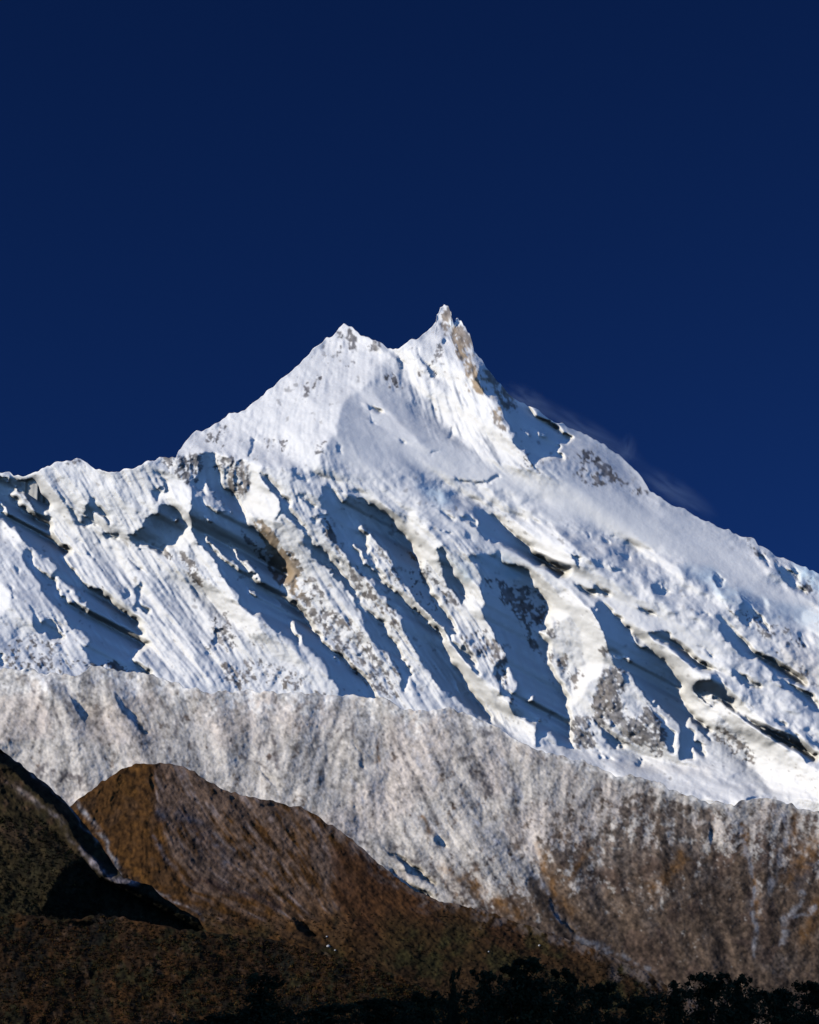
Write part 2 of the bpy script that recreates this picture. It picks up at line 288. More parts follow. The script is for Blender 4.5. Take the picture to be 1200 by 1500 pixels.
BR = [  # ground that faces the sun squarely
 (P("262,660 282,636 310,624 352,603 405,562 450,522 487,492 504,475 550,497 570,520 545,550 530,568 505,590 495,620 480,650 470,690 440,685 400,682 380,690 350,680 320,668"), .92),
 (P("580,520 620,490 651,448 674,467 692,503 700,560 735,610 755,650 790,680 760,690 700,670 660,640 620,580 590,560"), .74),
 (Q(1, "940,170 1040,210 1140,280 1110,350 1110,450 1040,420 980,340 940,280"), .9), (Q(1, "1030,560 1110,500 1140,560 1110,620 1060,630"), .95),
 (Q(1, "0,440 60,470 120,540 60,600 0,560"), .95), (Q(1, "-100,760 60,870 70,960 0,1000 -100,1000"), .95), (Q(5, "-100,0 60,70 70,150 0,200 -100,200"), .95),
 (Q(1, "200,210 300,240 350,330 380,380 330,370 260,310"), .8), (Q(6, "0,0 60,70 190,120 310,200 320,300 250,320 120,240 0,120"), .9),
 (Q(2, "290,130 330,200 400,330 420,370 400,450 330,440 230,420 210,370 260,250"), .95), (Q(2, "660,190 800,230 830,290 930,300 1040,360 1100,430 1200,520 1200,600 1100,500 1080,440 960,370 780,260"), .92),
 (Q(3, "0,400 80,470 160,560 230,640 300,770 420,830 445,900 400,1020 330,960 310,850 240,700 200,610 160,640 150,690 70,700 30,610 0,570"), .93),
 (Q(3, "240,300 360,360 430,390 520,430 600,500 700,590 800,660 880,700 960,720 960,640 860,500 760,480 640,430 500,380 330,310"), .9), (Q(3, "800,500 860,510 960,610 960,720 860,690 760,640"), .97),
 (Q(3, "700,760 800,810 870,870 1000,920 1080,950 1060,1000 900,1010 830,960 740,840"), .95),
 (Q(7, "830,0 900,20 1090,60 1150,160 1170,240 1120,380 1100,430 960,640 950,470 1010,390 1000,260 1020,190 930,80 880,100 770,200 830,90"), .95),
 (Q(4, "100,400 240,420 380,490 390,570 340,580 200,500"), .92), (Q(4, "520,570 600,600 640,680 720,640 715,760 640,700 560,640"), .92),
 (Q(8, "130,10 200,20 280,60 380,90 430,150 580,240 570,290 470,290 450,330 520,380 600,400 700,480 760,600 700,560 600,500 560,560 480,500 400,370 390,310 350,250 340,200 220,110"), .93),
 (Q(8, "720,480 900,550 840,480 720,400 700,320 660,290 690,370"), .9), (Q(8, "720,520 820,580 900,650 1080,720 1200,760 1300,760 1300,1000 1000,960 820,900 500,800 200,720 0,700 -60,860 300,880 700,990 900,900 800,760"), .85),
 (Q(7, "760,860 950,860 1050,880 1200,900 1200,1020 1000,940 780,890"), .9), (Q(7, "0,20 60,10 270,240 240,260 130,160"), .95), (Q(7, "240,280 300,300 430,460 540,480 560,560 740,730 745,850 600,800 450,600 340,500"), .85),
 (Q(4, "850,700 890,690 900,760 870,790"), .95), (Q(4, "1100,780 1300,760 1300,1000 1150,950 1080,850"), .8)]
DM = [  # ground the sun only grazes
 (Q('C', "300,120 380,180 480,240 600,300 740,350 860,430 960,500 1040,590 1080,660 940,630 880,590 800,510 700,440 620,400 560,360 400,270"), .2),
 (Q(2, "0,640 60,690 110,790 180,860 230,950 120,900 50,830 0,790"), .3), (Q('B', "-120,480 60,500 160,480 180,560 100,620 40,560 -120,520"), .35), (Q('B', "260,470 400,500 480,540 460,640 420,730 380,700 300,620"), .38),
 (Q(4, "400,150 560,250 700,350 860,480 900,560 700,430 500,280 380,180"), .36), (Q('A', "290,580 360,540 420,640 560,780 700,900 560,860 440,800 300,700"), .60), (Q(4, "720,660 880,700 880,800 860,860 740,760"), .2),
 (Q(1, "780,600 960,660 1040,760 1060,900 900,760"), .45), (Q(1, "840,430 950,400 960,500 900,600 790,590 850,500"), .12), (Q(4, "0,560 500,820 480,900 300,860 0,700"), .45),
 (Q('A', "390,450 480,420 560,560 440,560"), .45), (Q(6, "850,430 1000,420 1100,560 1150,680 1040,690 900,540"), .4), (Q(7, "1100,440 1200,420 1220,560 1200,700 1080,640"), .35), (Q(8, "60,480 180,430 250,500 300,640 280,690 60,640"), .4)]
sky_line = [-120, 690, -90, 684, -60, 694, -30, 700, 0, 693, 15, 692, 20, 696, 35, 697, 50, 694, 65, 686, 80, 679, 98, 673, 118, 673, 125, 679, 140, 687, 160, 691, 180, 689, 205, 682, 222, 675, 235, 671, 258, 671, 262, 660, 272, 648, 282, 636, 288, 631, 295, 632, 310, 624, 325, 616, 340, 606, 352, 603, 365, 596, 385, 580, 405, 562, 420, 548, 432, 538, 450, 522, 460, 510, 475, 499, 487, 492, 497, 482, 504, 475, 512, 478, 525, 487, 535, 493, 550, 497, 560, 502, 570, 509, 582, 514, 590, 508, 600, 500, 610, 497, 620, 490, 632, 480, 636, 475, 639, 472, 640, 462, 643, 459, 645, 451, 649, 450, 651, 446, 654, 449, 657, 450, 659, 457, 661, 458, 662, 468, 665, 474, 667, 473, 668, 465, 671, 463, 673, 467, 676, 469, 679, 477, 682, 480, 685, 488, 688, 489, 692, 503, 695, 518, 705, 525, 712, 538, 722, 550, 738, 568, 752, 582, 770, 593, 790, 603, 812, 617, 840, 630, 865, 640, 888, 654, 908, 668, 925, 683, 940, 700, 950, 715, 965, 727, 985, 739, 1005, 746, 1030, 761, 1060, 776, 1090, 785, 1105, 790, 1110, 797, 1130, 809, 1160, 824, 1180, 832, 1200, 840, 1240, 858, 1330, 890]
scree_top = [-120, 985, 0, 980, 20, 978, 40, 980, 75, 985, 110, 992, 135, 975, 150, 975, 170, 984, 185, 989, 215, 985, 235, 992, 250, 998, 275, 1006, 300, 1013, 340, 1012, 400, 1013, 440, 1015, 500, 1019, 518, 1020, 560, 1024, 600, 1038, 625, 1041, 660, 1036, 687, 1047, 722, 1061, 732, 1067, 750, 1082, 785, 1096, 800, 1103, 825, 1108, 847, 1115, 900, 1135, 950, 1142, 975, 1152, 1005, 1165, 1037, 1173, 1075, 1180, 1090, 1171, 1112, 1166, 1130, 1172, 1160, 1181, 1190, 1189, 1330, 1205]

ax, ay = flow([(60, 760, 55), (150, 760, 60), (200, 740, 65), (180, 860, 55), (260, 960, 52), (230, 930, 50), (330, 960, 60), (100, 900, 58), (340, 800, 55), (450, 850, 58), (480, 960, 60), (560, 850, 58), (650, 930, 55), (720, 800, 62), (760, 950, 68), (820, 980, 75), (880, 960, 75), (950, 980, 62), (620, 720, 25), (720, 740, 25), (800, 760, 32), (900, 740, 32), (1000, 800, 32), (900, 850, 32), (1050, 900, 35), (1150, 1000, 40), (1150, 900, 60), (1050, 1080, 30), (350, 640, 105), (450, 580, 105), (520, 530, 100), (560, 620, 60), (640, 600, 80), (700, 650, 65), (830, 660, 40), (1130, 860, 45), (1000, 1130, 18), (1150, 1150, 18)])
wn = noise(1.3); wn2 = noise(3.2); wn3 = noise(7)
st1 = lic(wn, ax, ay, 36); st2 = lic(wn2, ax, ay, 90); st3 = lic(wn3, ax, ay, 160, 16)
wx = XX + 2.0 * st2 * -ay + 2.4 * fbm(9, 3) + 1.3 * fbm(3.2, 2); wy = YY + 2.0 * st2 * ax + 2.4 * fbm(9, 3) + 1.3 * fbm(3.2, 2)
shadow = np.zeros((NY, NX), bool)
for p in SH: shadow |= raster(p, wx, wy)
for p in LIT: shadow &= ~raster(p, wx, wy)
solid = (YY > curve(sky_line, XX) - 9 - 60 * smooth(690, 760, XX)).astype(float)
T = np.full((NY, NX), .27)
T = np.where((YY < curve(sky_line, XX)) & (XX < 600), 1.0, T); T = np.where((YY < curve(sky_line, XX)) & (XX > 735) & (XX < 960), .1, T)
for p, v in BR: T = np.where(raster(p, wx, wy), v, T)
for p, v in DM: T = np.where(raster(p, wx, wy), v * .8, T)
T = gblur(T, 1.6)
# where the snow is fluted, where it is smooth
smoothm = np.zeros((NY, NX))
for p, v in [(P("490,580 560,560 640,640 760,700 900,720 1010,770 1120,850 1200,900 1200,930 1000,830 900,780 800,760 700,720 600,690 520,690 480,650"), .85), (P("750,585 890,650 955,720 860,690"), .7), (P("600,740 660,760 900,860 880,880 700,800"), .7), (P("780,790 900,830 1040,900 1180,1000 1180,1060 1000,960 850,880"), .55), (P("820,690 1000,750 1180,860 1200,900 1000,840 860,770"), .9)]:
    smoothm = np.maximum(smoothm, raster(p) * v)
smoothm = gblur(smoothm, 8)
serac = np.zeros((NY, NX)); flute = .45 - .25 * smooth(780, 950, XX) + .75 * gblur((raster(P('0,690 260,680 330,760 360,900 340,1010 200,990 100,900 0,760')) | raster(P('400,700 700,800 760,1080 560,1020')) | raster(P('560,500 690,560 740,680 640,640'))).astype(float), 14)
for p in [P("600,700 680,700 800,760 700,760 620,730"), P("830,770 900,780 1000,820 1100,880 1100,940 1000,920 880,850 820,810"), P("1040,900 1200,960 1200,1110 1100,1080 1040,1000"), P("700,700 800,730 790,760 720,740"), P("930,960 1060,1000 1060,1060 960,1000"), P("1090,800 1200,840 1200,880 1130,860")]:
    serac = np.maximum(serac, raster(p))
serac = gblur(serac, 7)
rough = 1 - smoothm
T = T + rough * flute * (.11 * st1 + .08 * st2 + .03 * st3) + .02 * st2 + rough * .07 * fbm(5, 4, .75)
T = T + serac * (.17 * fbm(5, 3))
# rock showing through
ROCK = [(Q(2, "260,430 340,460 420,500 440,580 500,640 560,700 580,800 540,830 490,810 485,750 450,690 400,620 330,540"), 1.0), (Q(2, "500,830 620,780 700,900 760,980 600,1000 560,960"), .4), (Q(6, "480,0 640,20 760,150 900,300 1050,420 1140,560 1180,690 1030,690 880,510 620,280 540,140"), .42), (Q(6, "850,440 1000,430 1100,560 1140,690 1040,690 900,540"), .5),
 (Q(2, "830,700 900,720 1000,850 1110,1000 1180,1120 1250,1250 1220,1200 1050,1000 900,850"), .4), (Q(2, "950,560 1040,620 1110,740 1190,880 1130,880 1060,780 980,640"), .4), (Q(3, "80,710 160,740 260,880 320,960 250,960 130,800"), .55),
 (Q(7, "290,200 430,150 540,280 560,350 460,360 340,290"), .6), (Q(7, "500,340 560,320 610,380 560,560 640,620 600,560 520,470"), .8), (Q(7, "1100,430 1200,380 1240,560 1190,700 1080,640"), .95), (Q(7, "960,680 1060,680 1080,800 1060,900 950,840"), .9), (Q(8, "0,180 60,290 50,480 0,560 -120,520 -60,250"), .95), (Q(8, "60,480 190,430 250,500 300,640 280,700 60,640 20,580"), .9), (Q(8, "640,520 740,600 820,700 780,730 660,680 600,620"), .45),
 (Q(7, "830,120 875,120 880,220 840,200"), .9), (Q(7, "830,300 900,330 900,430 850,400"), .7), (Q(7, "890,450 1010,420 960,520 910,520"), .6), (Q(7, "1110,300 1170,280 1180,360 1130,350"), .6),
 (Q('A', "750,100 810,70 850,110 850,180 960,230 970,330 1010,450 1000,540 1040,600 960,560 920,400 860,300 820,200"), .75), (Q('A', "760,200 850,200 830,340 760,450 730,430 770,300"), .5), (Q('A', "660,430 710,420 700,510 660,500"), .5), (Q('A', "180,220 290,210 270,300 190,330"), .6), (Q('A', "370,290 440,290 450,350 380,350"), .5), (Q('A', "160,340 240,400 330,440 240,430"), .5), (Q('A', "20,460 90,480 50,520 10,600"), .5), (Q('A', "980,430 1080,470 1200,580 1200,720 1120,640 1020,560"), .9), (Q('A', "1080,680 1150,680 1190,820 1110,780"), .55), (Q('A', "60,880 130,860 110,940 50,940"), .5), (Q('A', "430,460 520,480 560,560 470,560"), .3),
 (Q('B', "250,460 380,490 480,530 470,620 440,700 400,740 330,690 280,580"), .8), (Q('B', "-60,490 60,480 180,480 190,560 120,620 20,580"), .75), (Q('B', "200,300 330,280 300,450 200,400"), .28), (Q('B', "520,370 700,360 760,450 560,440"), .22), (Q('B', "470,830 560,860 620,900 640,1000 560,960 480,870"), .8),
 (Q('C', "60,0 150,0 300,110 330,180 270,200 220,160 150,40"), .8), (Q('C', "640,420 760,470 880,570 940,640 850,620 740,560 690,500"), .6), (Q('C', "940,620 1060,650 1100,720 1000,700"), .4), (Q('C', "320,420 400,520 450,590 390,560"), .55), (Q('C', "170,200 230,210 260,290 180,290"), .5), (Q('C', "600,460 700,540 840,690 760,640 650,540"), .4),
 (Q(1, "1060,640 1130,690 1180,780 1160,800 1080,720"), .75), (Q(1, "970,580 1030,600 1030,680 980,640"), .5), (Q(1, "320,90 470,90 500,140 400,150"), .35), (Q(1, "550,820 620,820 600,840"), .5), (Q(1, "920,90 1180,90 1200,200 1100,230 1000,160"), .35),
 (Q(5, "300,350 360,360 370,410 310,410"), .8), (Q(5, "120,330 280,340 380,440 500,500 300,560 0,540 0,420"), .32), (Q(5, "500,500 620,500 880,550 870,600 600,600"), .6), (Q(6, "70,500 160,500 230,600 200,640 100,560"), .6), (Q(6, "190,370 320,370 320,400 230,385"), .5), (Q(6, "20,240 180,200 160,400 60,450 0,420"), .3), (Q(6, "200,460 460,480 620,600 560,640 200,620"), .3), (Q(6, "470,520 620,620 740,660 600,650"), .5),
 (Q(4, "620,720 720,780 860,820 960,920 1010,980 930,960 760,900"), .4), (Q(4, "820,390 880,450 970,560 940,540 850,460"), .7), (Q(4, "900,880 1080,900 1200,1000 1020,1000 920,960"), .35), (Q(4, "1080,580 1160,640 1160,690 1090,640"), .6), (Q(8, "930,80 1120,180 1200,300 1150,250 1010,150"), .25), (Q(8, "480,760 600,790 560,800"), .4), (Q(8, "760,740 900,700 1200,780 1200,900 1000,840"), .08),
 (Q(3, "420,800 620,830 790,900 820,1000 760,1100 800,1200 820,1300 700,1200 640,1050 520,900"), .75), (Q(2, "210,480 420,640 480,740 480,900 400,760 300,650"), .55), (Q(2, "650,420 720,440 760,530 830,640 760,600 690,500"), .85), (Q(3, "0,580 70,700 150,900 200,980 80,960 0,800"), .25)]
rk = np.zeros((NY, NX)); rx = XX + 3.5 * fbm(10, 3); ry = YY + 3.5 * fbm(10, 3)
for p, v in ROCK: rk = np.maximum(rk, raster(p, rx, ry) * v)
rk = gblur(rk, 2.5)
rn = norm(.9 * fbm(3.0, 4, .8) + .5 * st1 + .25 * st2)
thr = 1.55 - 2.7 * rk
rockm = smooth(-.35, .35, rn - thr) * smooth(0.03, .12, rk)
rockm = np.maximum(rockm, .55 * smooth(1.9, 2.7, fbm(2.4, 3) + .35 * st1 + .25 * noise(30)) * rough)
tan = smooth(-.6, 1.0, fbm(26, 3) + 1.6 * raster(P("365,755 450,860 430,900 360,790")) + 1.4 * raster(P("660,480 700,560 800,700 740,620 680,560")))
rc = blank((.13, .122, .115)) * (1 + .28 * np.clip(fbm(2.6, 3), -2, 2))[..., None]
rc = mixc(rc, (.26, .19, .115), .8 * gblur(np.clip(1.0 * raster(P('365,755 390,760 420,800 450,860 430,880 400,820 370,780')) + 1.0 * raster(P('640,440 700,520 760,640 800,700 740,620 680,560')), 0, 1), 7) + .15 * tan)
alb = blank((.53, .513, .47))
icem = np.zeros((NY, NX))
for p, v in [(Q(3, "40,230 240,280 260,360 100,340"), .6), (Q(4, "380,490 600,560 720,640 880,700 900,780 700,740 500,620"), .5), (Q(4, "880,700 1200,780 1200,900 900,860"), .35), (Q(4, "1040,480 1200,540 1200,680 1120,640"), .8), (Q(3, "330,650 520,650 700,780 600,800 400,740"), .6), (Q(2, "960,370 1110,470 1180,560 1090,560 1000,450"), .55), (Q(3, "150,620 320,700 400,800 330,800"), .45), (Q('A', "855,150 880,160 880,200 860,195"), .8)]:
    icem = np.maximum(icem, raster(p, rx, ry) * v)
alb = mixc(alb, (.35, .46, .50), gblur(icem, 4) * (.55 + .45 * smooth(-1, 1, fbm(7, 3))))
dirt = raster(P("900,1120 1040,1120 1050,1135 900,1132"), rx, ry) * .25 + raster(P("1140,930 1200,960 1200,1010 1150,980"), rx, ry) * .35
alb = mixc(alb, (.38, .33, .28), gblur(dirt.astype(float), 4))
alb = alb * rockm[..., None] * 0 + alb * (1 - rockm[..., None]) + rc * rockm[..., None]
alb[:] = np.clip(alb, 0, .92)
dl = settle(relief(shadow, np.clip(T, .05, 1.05), 1.0, lam=.1, iters=10, A=.6, mu=1 / 500., solid=solid, hk=1.3), 1.0, shadow, solid=solid)
def ease(d, passes=3, lo=1.6, hi=3.4, s_=3.0):
    for _ in range(passes):
        gm = np.hypot(np.gradient(d, GS, axis=1) , np.gradient(d, GS, axis=0) - 0)
        w_ = np.clip(gblur(smooth(lo, hi, gm), 2.0) * 1.6, 0, 1)
        d = d * (1 - w_) + gblur(d, s_) * w_
    return d
dl = settle(ease(dl, 2, 2.4, 4.8, 2.3), 1.0, shadow, n=2, solid=solid)
# the ice dome right of the summit rolls over and away to the far side
dome = np.clip(52 - (YY - curve(sky_line, XX)), 0, 60) * smooth(735, 850, XX) * smooth(975, 905, XX)
dl = dl + .7 * gblur(dome, 8)
crease = -np.abs(fbm(7, 3, .6)) + .5 * -np.abs(lic(noise(2.6), ax, ay, 30))
dl = dl + (1 - smoothm) * 1.1 * norm(crease) * (.38 + .9 * gblur(rk, 4)) * (1 - .7 * gblur(shadow.astype(float), 2))
dl = dl + (.5 + 1.0 * rockm) * .32 * fbm(5, 4, .6) * (1 - .7 * smoothm) * (1 - .5 * gblur(shadow.astype(float), 2)) + serac * .6 * fbm(6, 3) + rough * flute * .42 * st1 + 1.2 * rk * fbm(9, 4, .6)
edge = noise(2.2); e2 = noise(6)
def mtop(x): return curve(sky_line, x) + 1.0 * samp(np.repeat(edge[100:101], NY, 0), x, np.full_like(x, 700.)) + .8 * samp(np.repeat(e2[200:201], NY, 0), x, np.full_like(x, 700.))
snow_mat = terrain_mat("snow_and_rock", rough=.75, nscale=.012, var=.05, bump=.35, bdist=9.0)
alb[:] = np.clip(alb, 0, .92)
mountain = layer("snow_mountain", -88, 1288, mtop, lambda x: curve(scree_top, x) + 90, 9500, 1100, 1.0, dl, alb, snow_mat, dx=1.3, dy=1.3, backdrop=900)

# ================================================================== 2. THE SNOW-DUSTED SCREE RIDGE
ax, ay = flow([(40, 1060, 120), (110, 1060, 60), (160, 1010, 100), (200, 1040, 55), (300, 1060, 75), (440, 1080, 115), (520, 1100, 100), (600, 1090, 65), (700, 1150, 55), (700, 1250, 50), (800, 1300, 60), (780, 1150, 95), (860, 1200, 110), (840, 1370, 40), (950, 1200, 95), (1050, 1250, 80), (1100, 1300, 75), (1160, 1230, 110), (1180, 1350, 115), (1050, 1400, 70), (950, 1400, 60)])
s1 = lic(noise(1.2), ax, ay, 22); s2 = lic(noise(2.6), ax, ay, 70); s3 = lic(noise(7), ax, ay, 170, 16)
wx = XX + 3 * fbm(12, 3); wy = YY + 3 * fbm(12, 3)
sh2 = np.zeros((NY, NX), bool)
for p in [P("98,1010 112,1030 128,1050 125,1062 110,1045"), P("165,1005 182,1020 205,1055 212,1075 200,1060"), P("516,1070 530,1110 540,1125 530,1118"), P("1090,1171 1108,1163 1118,1164 1100,1170"), P("372,1110 385,1132 400,1150 390,1142"), P("555,1265 600,1298 640,1322 600,1310"), P("560,1235 600,1265 640,1300 600,1280"), P("1034,1200 1042,1225 1040,1235 1034,1215"), P("640,1225 655,1235 640,1235"), P("800,1310 830,1350 850,1372 820,1345")]:
    sh2 |= raster(p, wx, wy)
T2 = .47 + .015 * s1 + .035 * s2 + .06 * s3 + .05 * fbm(16, 4) + .025 * fbm(5, 4, .75) + .05 * np.tanh(1.5 * s3)
for p, v in [(P("-90,985 60,985 92,1020 105,1060 80,1090 -90,1080"), .66), (P("60,985 92,995 125,1040 128,1085 105,1090 108,1055"), .36), (P("125,1000 160,992 168,1020 185,1080 150,1090 120,1050"), .66), (P("165,992 200,1010 225,1060 215,1090 195,1075 185,1040"), .36), (P("215,1000 250,1010 262,1060 240,1100 225,1060"), .6), (P("400,1060 430,1050 420,1140 380,1130"), .58), (P("560,1040 590,1060 640,1180 620,1200 570,1100"), .58), (P("530,1060 560,1060 570,1130 560,1230 540,1180"), .38), (P("490,1060 520,1070 540,1130 530,1200 480,1150"), .63), (P("640,1080 700,1070 760,1200 700,1170"), .45), (P("1080,1180 1120,1190 1110,1350 1080,1300"), .5), (P("990,1180 1060,1190 1080,1400 1000,1420"), .5)]:
    T2 = np.where(raster(p, wx, wy), v + .04 * s1 + .05 * s2 + .04 * s3 + .025 * fbm(5, 4, .75), T2)
T2 = gblur(T2, 1.5)
gul = np.zeros((NY, NX))
def line(pts, w): 
    p = np.array(pts, float).reshape(-1, 2); d = np.full((NY, NX), 1e9)
    for a, b in zip(p[:-1], p[1:]):
        v = b - a; t = np.clip(((wx - a[0]) * v[0] + (wy - a[1]) * v[1]) / (v @ v), 0, 1)
        d = np.minimum(d, np.hypot(wx - a[0] - t * v[0], wy - a[1] - t * v[1]))
    return np.exp(-(d / w) ** 2)
dl2 = settle(relief(sh2, np.clip(T2, .1, .95), 1.0, mu=1 / 120.), 1.0, sh2)
low = smooth(0, 1, (YY - (1190 + 95 * smooth(760, 560, XX) + 20 * fbm(22, 3) - 10 * smooth(900, 1200, XX))) / 190)     # brown towards the foot
snowc = smooth(-1.3, .9, .95 * fbm(3.6, 4, .75) + .25 * s1 + .35 * s2 + 1.9 - 3.4 * low - 1.7 * smooth(560, 1000, XX) * smooth(1110, 1200, YY) - 1.0 * raster(P("930,1160 1050,1190 1010,1300 880,1290 860,1240")))
snowc = np.clip(snowc, 0, 1)
bare = blank((.19, .15, .12)); bare = mixc(bare, (.15, .105, .072), smooth(.1, .9, low + .25 * fbm(9, 3)))
bare = mixc(bare, (.10, .065, .05), smooth(.2, 1.2, fbm(13, 4)) * .6)
bare *= (1 + .28 * np.clip(fbm(2.2, 3), -2.2, 2.2))[..., None]
orange = np.zeros((NY, NX))
for pts, w in [([785, 1240, 797, 1262, 808, 1290, 810, 1310, 822, 1330], 6), ([832, 1290, 845, 1265, 865, 1240], 4), ([826, 1320, 840, 1340], 7), ([1083, 1210, 1095, 1250, 1105, 1290, 1112, 1340], 5), ([1185, 1185, 1165, 1205, 1158, 1240], 7), ([1200, 1230, 1175, 1260, 1155, 1290], 12), ([1200, 1330, 1180, 1370], 14), ([620, 1195, 632, 1225], 3), ([555, 1080, 550, 1110], 3), ([650, 1270, 700, 1300, 760, 1340], 9), ([1000, 1260, 960, 1300], 12)]:
    orange = np.maximum(orange, line(pts, w))
scol = mixc(blank((.56, .52, .46)), (.60, .52, .45), .6 * smooth(-.5, 1.2, fbm(28, 3)) + .4 * raster(P("0,1020 60,1010 80,1080 0,1090")) )
alb2 = bare * (1 - snowc[..., None]) + scol * snowc[..., None]
alb2 = mixc(alb2, (.22, .11, .035), np.clip(orange * (.75 + .3 * fbm(4, 3)), 0, 1) * .8)
for pts, w in [([0, 1000, 40, 990, 80, 1005, 105, 1040], 3), ([0, 1015, 45, 1005, 75, 1030, 92, 1065], 2.5), ([130, 1000, 160, 990, 185, 1015, 205, 1060], 2.5), ([120, 1020, 140, 1050, 150, 1090], 3), ([230, 1010, 255, 1050, 262, 1090], 3), ([480, 1050, 455, 1090, 430, 1140], 2.5), ([515, 1060, 490, 1100, 462, 1150], 2.5), ([515, 1060, 530, 1110, 545, 1150, 548, 1200], 2.5), ([560, 1050, 585, 1100, 620, 1160, 650, 1215], 3), ([690, 1130, 730, 1180, 770, 1240], 4), ([880, 1150, 850, 1190, 838, 1230], 3), ([960, 1170, 940, 1210, 935, 1250], 3)]:
    alb2 = mixc(alb2, (.17, .15, .14), np.clip(line(pts, w * 1.15) * (.55 + .4 * fbm(2.6, 3)), 0, .75))
snl = np.zeros((NY, NX))
for pts, w in [([1066, 1185, 1085, 1225, 1100, 1260, 1105, 1300, 1102, 1350, 1105, 1400], 3.5), ([1152, 1195, 1150, 1240, 1140, 1275, 1132, 1310], 4), ([1180, 1310, 1150, 1345, 1145, 1385], 4), ([1195, 1330, 1160, 1345], 3), ([770, 1260, 800, 1310, 822, 1345, 850, 1370, 890, 1388], 3.5), ([700, 1200, 740, 1240, 790, 1290], 4), ([620, 1050, 635, 1100, 650, 1130], 3.5), ([700, 1060, 740, 1120, 760, 1170], 4), ([510, 1130, 530, 1180], 3), ([595, 1045, 610, 1100, 640, 1150], 4), ([515, 1235, 555, 1285, 600, 1310, 648, 1322], 2.2), ([820, 1345, 870, 1385, 905, 1400, 960, 1425], 3), ([60, 990, 100, 1010, 110, 1045], 4), ([140, 995, 155, 985, 170, 1000, 190, 1040, 205, 1070], 3)]:
    snl = np.maximum(snl, line(pts, w))
alb2 = mixc(alb2, (.46, .47, .5), np.clip(snl * (.42 + .35 * fbm(3, 3)), 0, .6))
dk = np.zeros((NY, NX))
for pts, w in [([450, 1060, 440, 1090, 425, 1110, 418, 1140], 2), ([500, 1060, 475, 1085, 462, 1100], 2), ([340, 1085, 360, 1110, 400, 1130], 3), ([670, 1070, 690, 1075, 720, 1080], 5), ([520, 1030, 522, 1050], 3), ([680, 1110, 720, 1160], 12), ([575, 1240, 620, 1265, 680, 1300], 10), ([440, 1185, 500, 1215, 540, 1240], 5), ([1185, 1270, 1170, 1300], 9), ([60, 1130, 90, 1145, 120, 1140], 16), ([240, 1060, 250, 1110], 6), ([395, 1050, 405, 1120], 5)]:
    dk = np.maximum(dk, line(pts, w))
alb2 = mixc(alb2, (.10, .085, .085), np.clip(dk * (.45 + .4 * fbm(2.6, 3)), 0, .85))
topw = smooth(50, 4, YY - curve(scree_top, XX) + 9 * fbm(9, 3)) * smooth(760, 560, XX) + smooth(9, 0, YY - curve(scree_top, XX) + 4 * fbm(6, 3)) * smooth(560, 760, XX)
alb2 = mixc(alb2, (.84, .82, .76), .8 * np.clip(topw, 0, 1) * smooth(-1.3, .6, fbm(3.5, 3)))
alb2 = alb2 * np.array([.60, .58, .54]) * (1 - .22 * smooth(700, 1000, XX))[..., None] * (1 + np.clip(.16 * fbm(1.8, 3, .8) - .30 * smooth(1.2, 2.2, noise(1.7) + .6 * noise(9)) + .05 * s1 + .06 * s2 + .06 * fbm(7, 4) + .10 * np.tanh(1.6 * s3) + .06 * s2, -.6, .4))[..., None] * (1 - .3 * smooth(0, 1, low))[..., None]
dl2 = dl2 + .36 * fbm(2.0, 4, .85) + .06 * s1 + .16 * s2 + .38 * norm(-np.abs(fbm(9, 4, .6))) + .9 * fbm(16, 3)
dl2 = dl2 + 3.5 * gblur(snl, 2) * 0
scree_mat = terrain_mat("dusted_scree", rough=.9, nscale=.03, var=.18, bump=.3, bdist=5.0, spec=.1)
def stop(x): return curve(scree_top, x) + .9 * samp(np.repeat(noise(7)[70:71], NY, 0), x, np.full_like(x, 700.)) + 1.5 * samp(np.repeat(noise(3)[50:51], NY, 0), x, np.full_like(x, 700.))
scree = layer("scree_ridge", -88, 1288, stop, lambda x: x * 0 + 1530, 7600, 1050, 1.0, dl2, alb2, scree_mat, dx=1.4, dy=1.4, backdrop=450)

# ================================================================== 3. THE BROWN HILL
brown_top = [-60, 1290, 60, 1215, 100, 1182, 112, 1173, 120, 1168, 135, 1158, 150, 1145, 165, 1135, 180, 1125, 200, 1119, 222, 1118, 245, 1118, 265, 1122, 285, 1130, 300, 1141, 333, 1160, 365, 1167, 400, 1173, 440, 1183, 462, 1194, 483, 1207, 517, 1230, 553, 1263, 600, 1300, 643, 1320, 700, 1331, 783, 1359, 825, 1373, 887, 1397, 950, 1426, 990, 1450, 1060, 1490, 1120, 1520]
ax, ay = flow([(150, 1180, 110), (200, 1250, 100), (260, 1180, 60), (300, 1220, 55), (400, 1260, 55), (350, 1320, 20), (480, 1280, 70), (560, 1330, 45), (650, 1380, 35), (450, 1380, 30), (300, 1330, 15)])
s1 = lic(noise(1.1), ax, ay, 20); s2 = lic(noise(2.2), ax, ay, 60); s3 = lic(noise(6), ax, ay, 140, 14)
wx = XX + 2.5 * fbm(10, 3); wy = YY + 2.5 * fbm(10, 3)
sh3 = np.zeros((NY, NX), bool)
for p in [P("430,1340 445,1350 462,1368 455,1372 440,1362"), P("330,1160 345,1168 340,1170"), P("380,1174 410,1182 400,1185"), P("222,1124 226,1150 222,1160")]: sh3 |= raster(p, wx, wy)
T3 = .55 + .08 * s1 + .08 * s2 + .06 * s3 + .12 * smooth(235, 215, XX)
